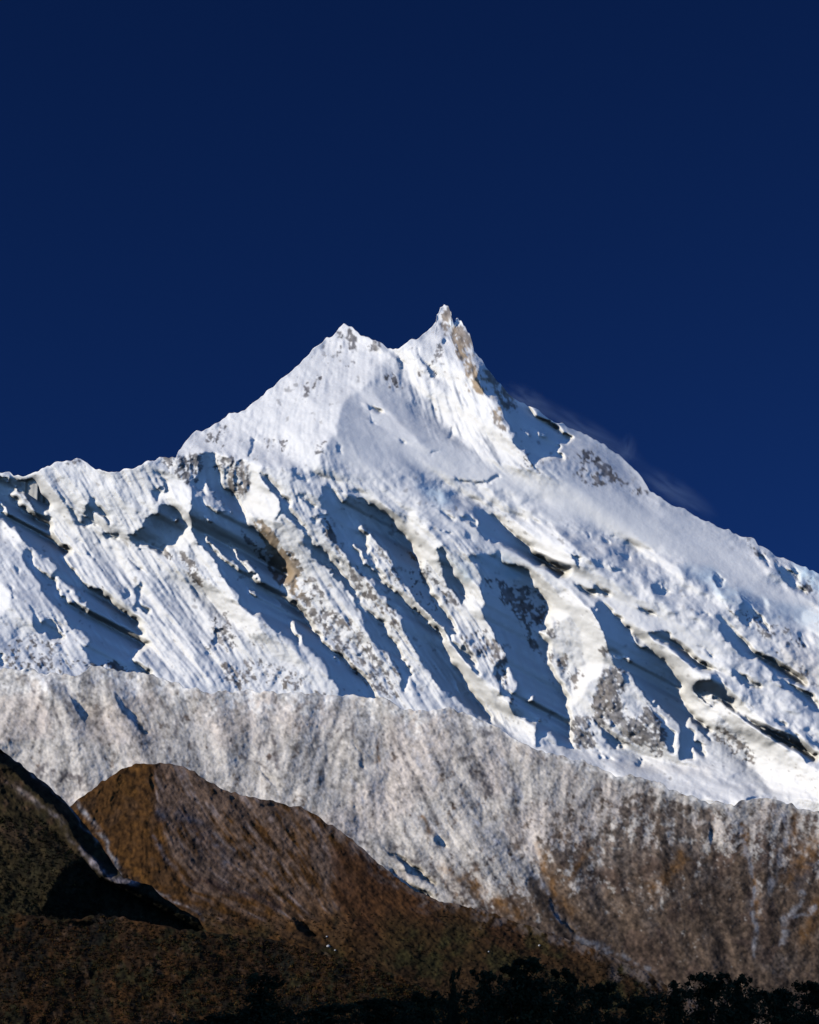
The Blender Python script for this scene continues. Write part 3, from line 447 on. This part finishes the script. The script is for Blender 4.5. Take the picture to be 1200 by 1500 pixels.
for p, v in [(P("225,1190 260,1200 300,1240 330,1300 300,1290 250,1230"), .42), (P("435,1180 520,1230 500,1240 440,1210"), .4), (P("520,1240 640,1330 700,1400 560,1420 500,1340"), .5), (P("290,1300 420,1330 470,1370 330,1340"), .42)]:
    T3 = np.where(raster(p, wx, wy), v + .06 * s1 + .05 * s2, T3)
T3 = gblur(T3, 1.8); T3 -= .22 * smooth(1320, 1440, YY)
dl3 = settle(relief(sh3, np.clip(T3, .08, .9), 1.1, mu=1 / 110.), 1.1, sh3)
alb3 = blank((.112, .050, .013))
alb3 = mixc(alb3, (.145, .064, .013), smooth(-.2, 1.2, fbm(14, 4)) * .7); alb3 = mixc(alb3, (.085, .045, .02), smooth(0, 1.4, fbm(7, 4)) * .7)
grey = smooth(222, 236, wx - .35 * (wy - 1180) * (wy > 1180)) * smooth(560, 470, wx) * smooth(1395, 1290, wy + .1 * (wx - 300))
grey = grey * smooth(-1.0, .8, s2 * .8 + s1 * .5 + .6 + .5 * fbm(20, 3))
alb3 = mixc(alb3, (.215, .155, .12), .55 * grey)
alb3 = mixc(alb3, (.30, .25, .235), .5 * smooth(1.1, 2.4, s2 + .5 * s1) * smooth(.1, .5, grey))
for pts, w, c, k in [([225, 1225, 240, 1255, 255, 1268], 3, (.28, .23, .22), .7), ([295, 1205, 320, 1230, 340, 1245], 3, (.30, .25, .23), .7), ([222, 1302, 250, 1318, 290, 1335, 296, 1348], 2.5, (.3, .26, .24), .8), ([240, 1195, 280, 1200, 310, 1235, 325, 1265], 11, (.07, .07, .085), .6), ([290, 1290, 350, 1308, 410, 1325], 6, (.06, .035, .03), .7), ([515, 1235, 555, 1285, 600, 1310, 645, 1322], 2.0, (.24, .2, .18), .7), ([600, 1330, 660, 1355, 720, 1385], 1.8, (.15, .12, .11), .6), ([112, 1173, 135, 1205, 155, 1235, 168, 1262, 180, 1290], 2.6, (.36, .33, .31), .75), ([400, 1195, 450, 1220, 470, 1260, 480, 1330], 5, (.19, .14, .11), .4)]:
    alb3 = mixc(alb3, c, np.clip(k * line(pts, w) * (.8 + .4 * fbm(3, 3)), 0, 1))
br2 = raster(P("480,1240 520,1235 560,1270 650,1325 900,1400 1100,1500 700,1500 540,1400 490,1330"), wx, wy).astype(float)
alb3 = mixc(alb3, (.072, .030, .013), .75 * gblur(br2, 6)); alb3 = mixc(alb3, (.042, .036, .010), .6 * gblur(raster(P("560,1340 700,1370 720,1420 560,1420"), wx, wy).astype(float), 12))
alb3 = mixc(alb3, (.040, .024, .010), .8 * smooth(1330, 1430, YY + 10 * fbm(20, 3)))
alb3 = mixc(alb3, (.035, .038, .012), .6 * smooth(.2, 1.5, fbm(11, 3)) * smooth(1310, 1390, YY))
alb3 *= (1 + .3 * np.clip(fbm(2.0, 3), -2.2, 2.5))[..., None]
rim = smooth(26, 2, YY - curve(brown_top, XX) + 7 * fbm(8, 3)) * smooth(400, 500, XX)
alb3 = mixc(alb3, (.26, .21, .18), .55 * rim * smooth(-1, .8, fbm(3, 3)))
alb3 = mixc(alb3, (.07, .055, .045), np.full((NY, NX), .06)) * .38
dl3 = dl3 + .7 * fbm(3.2, 4, .8) + .4 * s1 + 1.0 * fbm(13, 3)
hill_mat = terrain_mat("brown_hillside", rough=.95, nscale=.05, var=.3, bump=.6, bdist=4.0, spec=.05)
def btop(x): return curve(brown_top, x) + .9 * samp(np.repeat(noise(2.5)[60:61], NY, 0), x, np.full_like(x, 700.))
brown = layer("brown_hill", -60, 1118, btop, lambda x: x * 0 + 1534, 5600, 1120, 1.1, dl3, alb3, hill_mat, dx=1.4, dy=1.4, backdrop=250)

# ================================================================== 4. THE DARK HILL ON THE LEFT
left_top = [-90, 1030, -40, 1066, 0, 1097, 20, 1110, 40, 1127, 60, 1143, 75, 1155, 95, 1173, 115, 1196, 130, 1215, 145, 1235, 160, 1256, 172, 1275, 182, 1286, 200, 1291, 222, 1297, 228, 1305, 245, 1320, 270, 1334, 290, 1345, 297, 1358, 310, 1374, 330, 1400]
ax, ay = flow([(50, 1180, 45), (100, 1250, 50), (50, 1300, 50), (200, 1320, 35)])
s1 = lic(noise(1.1), ax, ay, 14); s2 = lic(noise(2.4), ax, ay, 50)
wx = XX + 2.5 * fbm(9, 3); wy = YY + 2.5 * fbm(9, 3)
sh4 = np.zeros((NY, NX), bool)
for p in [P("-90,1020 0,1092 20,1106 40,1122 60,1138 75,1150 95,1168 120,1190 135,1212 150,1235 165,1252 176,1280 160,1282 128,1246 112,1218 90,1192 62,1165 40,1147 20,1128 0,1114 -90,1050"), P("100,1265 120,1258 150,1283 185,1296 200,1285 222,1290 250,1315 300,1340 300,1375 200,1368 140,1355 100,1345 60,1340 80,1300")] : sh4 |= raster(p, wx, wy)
T4 = .27 + .08 * s1 + .08 * s2 + .10 * fbm(12, 4)
for p, v in [(P("20,1130 60,1168 95,1200 125,1248 165,1286 195,1295 165,1296 118,1264 86,1222 50,1182 10,1150"), .6)]: T4 = np.where(raster(p, wx, wy), v, T4)
T4 = gblur(T4, 1.5)
dl4 = settle(relief(sh4, np.clip(T4, .06, .9), .9, mu=1 / 90.), .9, sh4)
alb4 = blank((.048, .034, .013)); alb4 = mixc(alb4, (.034, .028, .012), smooth(-.5, 1, fbm(12, 3))); alb4 = mixc(alb4, (.10, .055, .03), .7 * smooth(.2, 1.4, fbm(8, 4)) * smooth(1270, 1200, YY))
alb4 = mixc(alb4, (.018, .018, .010), .75 * gblur(sh4.astype(float), 6) * smooth(1240, 1270, YY))  # gully shade painted into the albedo, following the shadow mask
for pts, w, c, k in [([32, 1154, 48, 1168, 60, 1180], 4, (.26, .21, .18), .8), ([10, 1140, 40, 1165], 5, (.15, .10, .085), .6), ([70, 1185, 90, 1205, 110, 1235], 4, (.17, .14, .13), .5), ([118, 1244, 135, 1262, 155, 1276, 178, 1288, 200, 1292], 4, (.30, .26, .27), .8), ([-90, 1035, 0, 1097, 40, 1127, 75, 1155, 115, 1196, 145, 1235, 165, 1262], 1.6, (.30, .28, .27), .8)]:
    alb4 = mixc(alb4, c, np.clip(k * line(pts, w) * (.8 + .4 * fbm(3, 3)), 0, 1))
alb4 *= (1 + .35 * np.clip(fbm(2.0, 3), -2.2, 2.5))[..., None]
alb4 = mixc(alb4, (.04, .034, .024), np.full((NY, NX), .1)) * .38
dl4 = dl4 + 1.0 * fbm(3.6, 4, .8) + .8 * fbm(8, 3)
def ltop(x): return curve(left_top, x) + .8 * samp(np.repeat(noise(2.5)[60:61], NY, 0), x, np.full_like(x, 700.))
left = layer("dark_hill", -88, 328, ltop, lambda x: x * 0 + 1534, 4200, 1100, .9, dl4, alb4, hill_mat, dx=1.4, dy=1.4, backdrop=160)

# ================================================================== 5. THE LOWER SLOPE WITH AUTUMN SCRUB
low_top = [-90, 1328, 0, 1335, 50, 1341, 100, 1350, 125, 1343, 145, 1338, 172, 1342, 200, 1348, 235, 1356, 270, 1362, 292, 1364, 330, 1368, 380, 1373, 430, 1382, 470, 1394, 520, 1406, 570, 1424, 620, 1445, 700, 1480, 760, 1510]
T5 = .29 + .12 * fbm(9, 4) + .06 * fbm(30, 2)
sh5 = raster(P("100,1350 130,1345 150,1352 130,1358"), wx, wy)
dl5 = settle(relief(sh5, np.clip(T5, .06, .9), 1.5, mu=1 / 90.), 1.5, sh5)
alb5 = blank((.050, .026, .011)); alb5 = mixc(alb5, (.095, .042, .012), smooth(-.2, 1.3, fbm(11, 4)) * .8); alb5 = mixc(alb5, (.030, .030, .011), smooth(-.1, 1.2, fbm(9, 4)) * .85); alb5 = mixc(alb5, (.014, .015, .011), smooth(.4, 1.5, fbm(13, 4)) * .8)
alb5 = mixc(alb5, (.12, .075, .045), .6 * smooth(1.0, 2.2, fbm(4, 3)))
alb5 *= (1 + .35 * np.clip(fbm(2.0, 3), -2.2, 2.5))[..., None]
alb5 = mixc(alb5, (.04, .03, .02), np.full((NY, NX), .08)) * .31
dl5 = dl5 + 1.2 * fbm(4, 4, .8) + 1.5 * fbm(10, 3)
def lowtop(x): return curve(low_top, x) + 1.2 * samp(np.repeat(noise(2.8)[60:61], NY, 0), x, np.full_like(x, 700.))
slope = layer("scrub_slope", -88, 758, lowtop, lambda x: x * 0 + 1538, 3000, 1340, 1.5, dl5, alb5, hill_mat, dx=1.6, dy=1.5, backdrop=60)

# ================================================================== THE VALLEY FLOOR AND AN ADDED SHADE HILL (unseen, out of frame on the left, put there to darken the trees)
def flat_mat(name, c1, c2, scale, rough=.95):
    m = bpy.data.materials.new(name); m.use_nodes = True; n = m.node_tree; b = n.nodes['Principled BSDF']
    b.inputs['Roughness'].default_value = rough; b.inputs['Specular IOR Level'].default_value = .03
    tc = n.nodes.new('ShaderNodeTexCoord'); nz = n.nodes.new('ShaderNodeTexNoise'); nz.inputs['Scale'].default_value = scale; nz.inputs['Detail'].default_value = 5
    cr = n.nodes.new('ShaderNodeValToRGB'); cr.color_ramp.elements[0].position = .35; cr.color_ramp.elements[1].position = .65
    cr.color_ramp.elements[0].color = (*c1, 1); cr.color_ramp.elements[1].color = (*c2, 1)
    n.links.new(tc.outputs['Object'], nz.inputs['Vector']); n.links.new(nz.outputs['Fac'], cr.inputs['Fac']); n.links.new(cr.outputs[0], b.inputs['Base Color'])
    return m
grass_m = flat_mat("dark_grass", (.02, .018, .008), (.045, .032, .014), .15)
gme = bpy.data.meshes.new("ground"); gme.from_pydata([(-60000, -40000, 0), (60000, -40000, 0), (60000, 60000, 0), (-60000, 60000, 0)], [], [(0, 1, 2, 3)]); gme.materials.append(grass_m)
go = bpy.data.objects.new("ground", gme); C.objects.link(go); go['kind'] = 'structure'
rg = np.random.RandomState(5)
nx, ny = 60, 110
hx = np.linspace(-900, -95, nx); hy = np.linspace(-900, 460, ny); HX, HY = np.meshgrid(hx, hy)
prof = np.exp(-((HX + 420) / 170) ** 2) * smooth(-95, -190, HX)
hz = -2 + 285 * prof * smooth(460, 180, HY) * smooth(-900, -600, HY)
hz = hz + 9 * prof * np.sin(HX * .04 + 2 * np.sin(HY * .021)) * np.cos(HY * .033)
V = np.stack([HX, HY, hz], -1)
grid_mesh("shade_hill", V[::-1], np.ones((ny, nx, 3)) * .03 + rg.rand(ny, nx, 1) * .02 * np.array([1, .8, .35]), hill_mat, ny, nx)

# ================================================================== THE BLACK TREELINE
leaf_m = flat_mat("dark_leaves", (.012, .016, .008), (.030, .034, .014), .9)
bark_m = flat_mat("bark", (.02, .016, .012), (.045, .035, .026), 3.0)
def leaves(cent, rad, count, size, rnd, squash=.85):
    d = rnd.randn(count, 3); d /= np.linalg.norm(d, axis=1)[:, None]
    r = np.abs(rnd.randn(count)) * .62
    k = rnd.randint(0, len(cent), count)
    p = cent[k] + d * (r * rad[k])[:, None] * np.array([1, 1, squash])
    a = rnd.randn(count, 3); a /= np.linalg.norm(a, axis=1)[:, None]; b = np.cross(a, rnd.randn(count, 3)); b /= np.linalg.norm(b, axis=1)[:, None]
    sz = size * (.5 + rnd.rand(count))[:, None]
    q = np.stack([p - a * sz, p + b * sz * .45, p + a * sz * 1.1, p - b * sz * .45], 1)
    return q.reshape(-1, 3)
def quad_mesh(name, v, mat):
    me = bpy.data.meshes.new(name); n = len(v) // 4
    me.vertices.add(len(v)); me.vertices.foreach_set('co', v.astype(np.float32).reshape(-1))
    me.loops.add(len(v)); me.loops.foreach_set('vertex_index', np.arange(len(v), dtype=np.int32))
    me.polygons.add(n); me.polygons.foreach_set('loop_start', np.arange(n, dtype=np.int32) * 4); me.polygons.foreach_set('loop_total', np.full(n, 4, np.int32))
    me.update(calc_edges=True); me.materials.append(mat); return me
def tube(verts, faces, pts, radii, seg=7):
    base = len(verts)
    for i, (p, r) in enumerate(zip(pts, radii)):
        for k in range(seg):
            a = 2 * math.pi * k / seg; verts.append((p[0] + r * math.cos(a), p[1] + r * math.sin(a), p[2]))
        if i:
            for k in range(seg):
                a0 = base + (i - 1) * seg + k; a1 = base + (i - 1) * seg + (k + 1) % seg
                faces.append((a0, a1, a1 + seg, a0 + seg))
def make_tree_meshes(seed, kind):
    """unit tree: 10 m tall, crown about 5 m across"""
    rnd = np.random.RandomState(seed); verts, faces = [], []
    zt = 9.0 if kind == 'conifer' else 7.2
    tube(verts, faces, [(0, 0, -.3), (.08, .03, 1.5), (-.05, .08, 3.5), (.06, 0, 5.5), (0, .02, zt)], [.26, .2, .15, .1, .03])
    cent, rad = [], []
    if kind == 'conifer':
        for z in np.arange(2.0, 9.7, .42):
            w = 2.3 * (1 - (z - 1.6) / 8.6) ** .9
            for q in range(5):
                a = rnd.rand() * 6.28; rr = w * (.55 + .45 * rnd.rand())
                cent.append((rr * math.cos(a) * .7, rr * math.sin(a) * .7, z - .15 * rr)); rad.append(.2 + .42 * w * rnd.rand())
                if q < 2: tube(verts, faces, [(0, 0, z), (rr * math.cos(a) * .5, rr * math.sin(a) * .5, z + .05), (rr * math.cos(a), rr * math.sin(a), z - .1)], [.05, .035, .012], 5)
        cent += [(0, 0, 9.6), (0.03, 0, 9.85)]; rad += [.22, .12]
    else:
        for q in range(70):
            a = rnd.rand() * 6.28; hgt = rnd.rand()
            env = math.sin(math.pi * min(.97, .3 + .66 * hgt)) ** .75
            rr = (2.1 if kind == 'broad' else 1.7) * env * rnd.rand() ** .5
            z = 1.2 + 7.6 * hgt
            c = (rr * math.cos(a), rr * math.sin(a), z); cent.append(c); rad.append(.40 + .45 * rnd.rand())
            if q % 5 == 0: tube(verts, faces, [(0, 0, z * .55), (c[0] * .5, c[1] * .5, z * .78), c], [.1, .06, .02], 5)
        for q in range(16):                                    # sprigs that break the outline
            a = rnd.rand() * 6.28; cent.append((1.5 * math.cos(a) * rnd.rand(), 1.5 * math.sin(a) * rnd.rand(), 9.0 + .8 * rnd.rand())); rad.append(.12 + .2 * rnd.rand())
    cent = np.array(cent); rad = np.array(rad)
    crown = quad_mesh("crown", leaves(cent, rad, 16000, .125, rnd), leaf_m)
    tm = bpy.data.meshes.new("trunk"); tm.from_pydata(verts, [], faces); tm.materials.append(bark_m)
    return tm, crown
KINDS = {'broad': [make_tree_meshes(21, 'broad'), make_tree_meshes(33, 'broad')], 'slim': [make_tree_meshes(44, 'slim')], 'conifer': [make_tree_meshes(55, 'conifer')]}
def plant(name, px, py, w, D, kind, var, label, grp='trees in the black foreground treeline'):
    top = point(px, py, D); h = float(top[2]); wid = w * D / FPX
    e = bpy.data.objects.new(name, None); C.objects.link(e); e.location = (float(top[0]), float(top[1]), 0)
    e.rotation_euler = (0, 0, (px * 1.7) % 6.28); e.scale = (wid / 4.9, wid / 4.9, h / 9.75)
    e['label'] = label; e['category'] = 'tree'; e['group'] = grp
    tm, cm = KINDS[kind][var % len(KINDS[kind])]
    for nm, me in (('trunk', tm), ('crown', cm)):
        o = bpy.data.objects.new(nm, me); C.objects.link(o); o.parent = e
TREES = [
 ('broadleaf_tree', 386, 1427, 100, 185, 'broad', 0, 'dark round bushy tree rising by itself against the autumn scrub, left of the black treeline'),
 ('broadleaf_tree', 318, 1484, 110, 150, 'broad', 1, 'lowest black tree, barely in the frame below and left of the lone round tree'),
 ('broadleaf_tree', 470, 1470, 110, 140, 'broad', 1, 'black tree right beside the lone round tree where the treeline climbs'),
 ('broadleaf_tree', 555, 1462, 120, 155, 'broad', 0, 'broad low black crown in the even stretch of treeline left of the thinnest tree'),
 ('broadleaf_tree', 622, 1453, 80, 135, 'slim', 0, 'small black crown touching the left side of the thinnest tree'),
 ('broadleaf_tree', 664, 1421, 30, 175, 'slim', 0, 'thinnest black tree, poking above the treeline left of the tallest crown'),
 ('broadleaf_tree', 713, 1421, 66, 165, 'slim', 0, 'narrow black crown between the thinnest tree and the tallest tree'),
 ('broadleaf_tree', 768, 1405, 125, 145, 'broad', 0, 'tallest and broadest black tree, its top reaching highest against the brown slope'),
 ('broadleaf_tree', 832, 1420, 74, 170, 'slim', 0, 'black tree leaning against the right shoulder of the tallest tree'),
 ('broadleaf_tree', 876, 1438, 80, 150, 'broad', 1, 'black crown on the falling part of the treeline, left of the dip'),
 ('broadleaf_tree', 934, 1462, 90, 130, 'broad', 0, 'low black tree filling the dip in the right half of the treeline'),
 ('conifer_tree', 988, 1436, 74, 160, 'conifer', 0, 'pointed black conifer at the right edge of the dip'),
 ('broadleaf_tree', 1036, 1423, 100, 150, 'broad', 1, 'full black crown, left of the pair that stands before the grey scree foot'),
 ('broadleaf_tree', 1082, 1426, 66, 175, 'slim', 0, 'slimmer black crown, right of the pair that stands before the grey scree foot'),
 ('broadleaf_tree', 1138, 1449, 84, 140, 'broad', 0, 'lower black crown between the scree-foot pair and the tree at the frame edge'),
 ('broadleaf_tree', 1196, 1437, 90, 160, 'broad', 1, 'rightmost black tree, cut by the right edge of the frame'),
]
for t_ in TREES: plant(t_[0], t_[1], t_[2] + 4, t_[3] * 1.12, *t_[4:])
# the thicket under and behind them
tl = [-80, 1515, 250, 1500, 300, 1492, 350, 1484, 450, 1479, 520, 1471, 600, 1465, 650, 1463, 690, 1448, 740, 1436, 800, 1436, 850, 1443, 900, 1455, 940, 1463, 980, 1457, 1020, 1441, 1080, 1441, 1120, 1452, 1160, 1456, 1280, 1448]
rt = np.random.RandomState(8); cx = []; cr = []
for i in range(1500):
    px = rt.uniform(230, 1290); D = rt.uniform(165, 235); zt = float(point(px, curve(tl, px), D)[2])
    x = (px - 600) / FPX * D; z = zt - .1 - (zt * .75) * rt.rand() ** 1.2
    cx.append((x, D * math.cos(PITCH) + (750 - 1470) / FPX * D * UP[1], z)); cr.append(.5 + .5 * rt.rand())
tv = leaves(np.array(cx), np.array(cr), 90000, .17, rt)
th = bpy.data.objects.new("thicket", quad_mesh("thicket", tv, leaf_m)); C.objects.link(th); th['kind'] = 'stuff'
th['label'] = 'dark undergrowth filling the space beneath the black treeline'; th['category'] = 'undergrowth'

# ================================================================== SCRUB ON THE LOWER SLOPES
def scrub(name, label, dlx, D0, y0, Dzx, xr, ytop, ymax, count, pal, seed, rmin=1.3, rmax=3.6, dens=None):
    r_ = np.random.RandomState(seed); px = r_.uniform(*xr, count); py = ytop(px) + 4 + (ymax - ytop(px)) * r_.rand(count)
    keep = py < ymax
    if dens is not None: keep &= samp(dens, px, py) > r_.rand(count)
    px, py = px[keep], py[keep]; n = len(px)
    D = D0 * np.exp((samp(dlx, px, py) - Dzx * (py - y0)) / FPX); k = D / FPX
    c = point(px, py, D); rad = (rmin + (rmax - rmin) * r_.rand(n) ** 2) * k
    q = 16; ci = np.repeat(np.arange(n), q); d = r_.randn(n * q, 3) * .5; d[:, 2] = np.abs(d[:, 2]) * 1.3
    p = c[ci] + d * rad[ci][:, None]
    a = r_.randn(n * q, 3); a /= np.linalg.norm(a, axis=1)[:, None]; b = np.cross(a, r_.randn(n * q, 3)); b /= np.linalg.norm(b, axis=1)[:, None]
    sz = (rad[ci] * .38)[:, None]
    v = np.stack([p - a * sz, p + b * sz * .7, p + a * sz, p - b * sz * .7], 1).reshape(-1, 3)
    pal = np.array(pal); col = pal[r_.randint(0, len(pal), n)] * (.7 + .6 * r_.rand(n, 1))
    cc = np.ones((n * q * 4, 4), np.float32); cc[:, :3] = np.repeat(col[ci], 4, 0)
    me = quad_mesh(name, v, hill_mat); at = me.color_attributes.new('albedo', 'FLOAT_COLOR', 'POINT'); at.data.foreach_set('color', cc.reshape(-1))
    o = bpy.data.objects.new(name, me); C.objects.link(o); o['kind'] = 'stuff'; o['label'] = label; o['category'] = 'scrub'
scrub('autumn_scrub', 'rust, olive and dark brown bushes covering the lower slope at bottom left', dl5, 3000, 1340, 1.5, (-85, 740), lambda x: curve(low_top, x), 1515, 9000, [(.022, .011, .004), (.030, .012, .0035), (.012, .012, .004), (.007, .008, .005), (.016, .009, .005), (.040, .022, .005)], 3)
scrub('hillside_scrub', 'dark olive bushes dotted over the dark hill at the left edge', dl4, 4200, 1100, .9, (-85, 150), lambda x: np.maximum(curve(left_top, x) + 55, 1190), 1350, 2600, [(.011, .009, .004), (.015, .009, .005), (.006, .006, .004), (.009, .010, .003)], 4, 1.2, 3.0)
scrub('grass_tussocks', 'dark tufts and bushes on the shaded foot of the brown hill', dl3, 5600, 1120, 1.1, (300, 1080), lambda x: np.maximum(curve(brown_top, x) + 12, 1335), 1470, 2600, [(.012, .011, .004), (.020, .009, .004), (.008, .007, .004)], 6, 1.0, 2.4)

# ================================================================== PALE BOULDERS ON THE SLOPES
bm_m = flat_mat("pale_rock", (.22, .21, .2), (.36, .35, .33), .4, .8)
def boulder(px, py, Dl, wpx, label):
    rb = np.random.RandomState(int(px)); vs = []; fs = []; nu, nv = 9, 6
    c = point(px, py, Dl); r = wpx * Dl / FPX / 2
    for j in range(nv + 1):
        for i in range(nu):
            a = 2 * math.pi * i / nu; b = math.pi * j / nv - math.pi / 2
            k = r * (1 + .22 * (rb.rand() - .5)) if 0 < j < nv else r * .95
            vs.append((k * math.cos(b) * math.cos(a), k * math.cos(b) * math.sin(a) * .9, k * .8 * math.sin(b)))
    for j in range(nv):
        for i in range(nu): fs.append((j * nu + i, j * nu + (i + 1) % nu, (j + 1) * nu + (i + 1) % nu, (j + 1) * nu + i))
    me = bpy.data.meshes.new('boulder'); me.from_pydata(vs, [], fs); me.materials.append(bm_m)
    o = bpy.data.objects.new('boulder', me); C.objects.link(o); o.location = tuple(float(q) for q in c)
    o['label'] = label; o['category'] = 'boulder'; o['group'] = 'pale boulders on the brown slopes'
def brownD(px, py): return float(5600 * math.exp((samp(dl3, np.array([float(px)]), np.array([float(py)]))[0] - 1.1 * (py - 1120)) / FPX))
for px, py, w, lab in [(481, 1386, 5.5, 'brightest white boulder, low on the brown hill just above the autumn scrub'), (479, 1372, 3.2, 'small pale boulder directly above the brightest white one'), (491, 1392, 3.0, 'small grey boulder just right of and below the brightest white one'), (790, 1385, 3.5, 'single pale boulder on the dark brown slope above the tallest tree'), (716, 1394, 2.6, 'tiny pale boulder on the brown slope left of the tallest tree')]:
    boulder(px, py, brownD(px, py) - 2, w, lab)

# ================================================================== SNOW BLOWN FROM THE RIGHT-HAND RIDGE
def spindrift(px, py, D, lx, ly, ang, dens, label):
    me = bpy.data.meshes.new('blown_snow'); vs = []; fs = []; nu, nv = 20, 12
    for j in range(nv + 1):
        for i in range(nu):
            a = 2 * math.pi * i / nu; b = math.pi * j / nv - math.pi / 2
            vs.append((math.cos(b) * math.cos(a), math.cos(b) * math.sin(a), math.sin(b)))
    for j in range(nv):
        for i in range(nu): fs.append((j * nu + i, j * nu + (i + 1) % nu, (j + 1) * nu + (i + 1) % nu, (j + 1) * nu + i))
    me.from_pydata(vs, [], fs)
    k = D / FPX
    o = bpy.data.objects.new('blown_snow', me); C.objects.link(o); o.location = tuple(float(q) for q in point(px, py, D)); o.scale = (lx * k, 200, ly * k); o.rotation_euler = (0, math.radians(ang), 0)
    m = bpy.data.materials.new('blown_snow'); m.use_nodes = True; n = m.node_tree; n.nodes.remove(n.nodes['Principled BSDF'])
    v = n.nodes.new('ShaderNodeVolumePrincipled'); v.inputs['Color'].default_value = (.62, .8, 1, 1); v.inputs['Anisotropy'].default_value = .2
    tc = n.nodes.new('ShaderNodeTexCoord'); ln = n.nodes.new('ShaderNodeVectorMath'); ln.operation = 'LENGTH'; n.links.new(tc.outputs['Object'], ln.inputs[0])
    fr = n.nodes.new('ShaderNodeMapRange'); fr.inputs['From Min'].default_value = 1; fr.inputs['From Max'].default_value = .1; fr.interpolation_type = 'SMOOTHSTEP'; n.links.new(ln.outputs['Value'], fr.inputs['Value'])
    nz = n.nodes.new('ShaderNodeTexNoise'); nz.inputs['Scale'].default_value = 2.4; nz.inputs['Detail'].default_value = 4; n.links.new(tc.outputs['Object'], nz.inputs['Vector'])
    nr = n.nodes.new('ShaderNodeMapRange'); nr.inputs['From Min'].default_value = .36; nr.inputs['From Max'].default_value = .8; nr.inputs['To Max'].default_value = dens; n.links.new(nz.outputs['Fac'], nr.inputs['Value'])
    mu = n.nodes.new('ShaderNodeMath'); mu.operation = 'MULTIPLY'; n.links.new(fr.outputs[0], mu.inputs[0]); n.links.new(nr.outputs[0], mu.inputs[1]); n.links.new(mu.outputs[0], v.inputs['Density'])
    n.links.new(v.outputs[0], n.nodes['Material Output'].inputs['Volume']); me.materials.append(m)
    o['kind'] = 'stuff'; o['label'] = label; o['category'] = 'blown snow'
def mD(px, py): return float(9500 * math.exp((samp(dl, np.array([float(px)]), np.array([float(py)]))[0] - (py - 1100)) / FPX))
spindrift(776, 590, mD(778, 604) - 500, 56, 18, 30, .0022, 'faint wisp of snow blowing off the ridge just below the summit')
spindrift(862, 634, mD(862, 660) - 500, 115, 14, 31, .0022, 'thin veil of blown snow along the edge of the rounded ice dome')
spindrift(918, 662, mD(920, 690) - 500, 18, 30, 10, .0010, 'faint upright plume of snow above the end of the ice dome')
spindrift(988, 720, mD(978, 740) - 500, 85, 15, 33, .0024, 'haze of blown snow where the ice dome meets the long snow ridge')
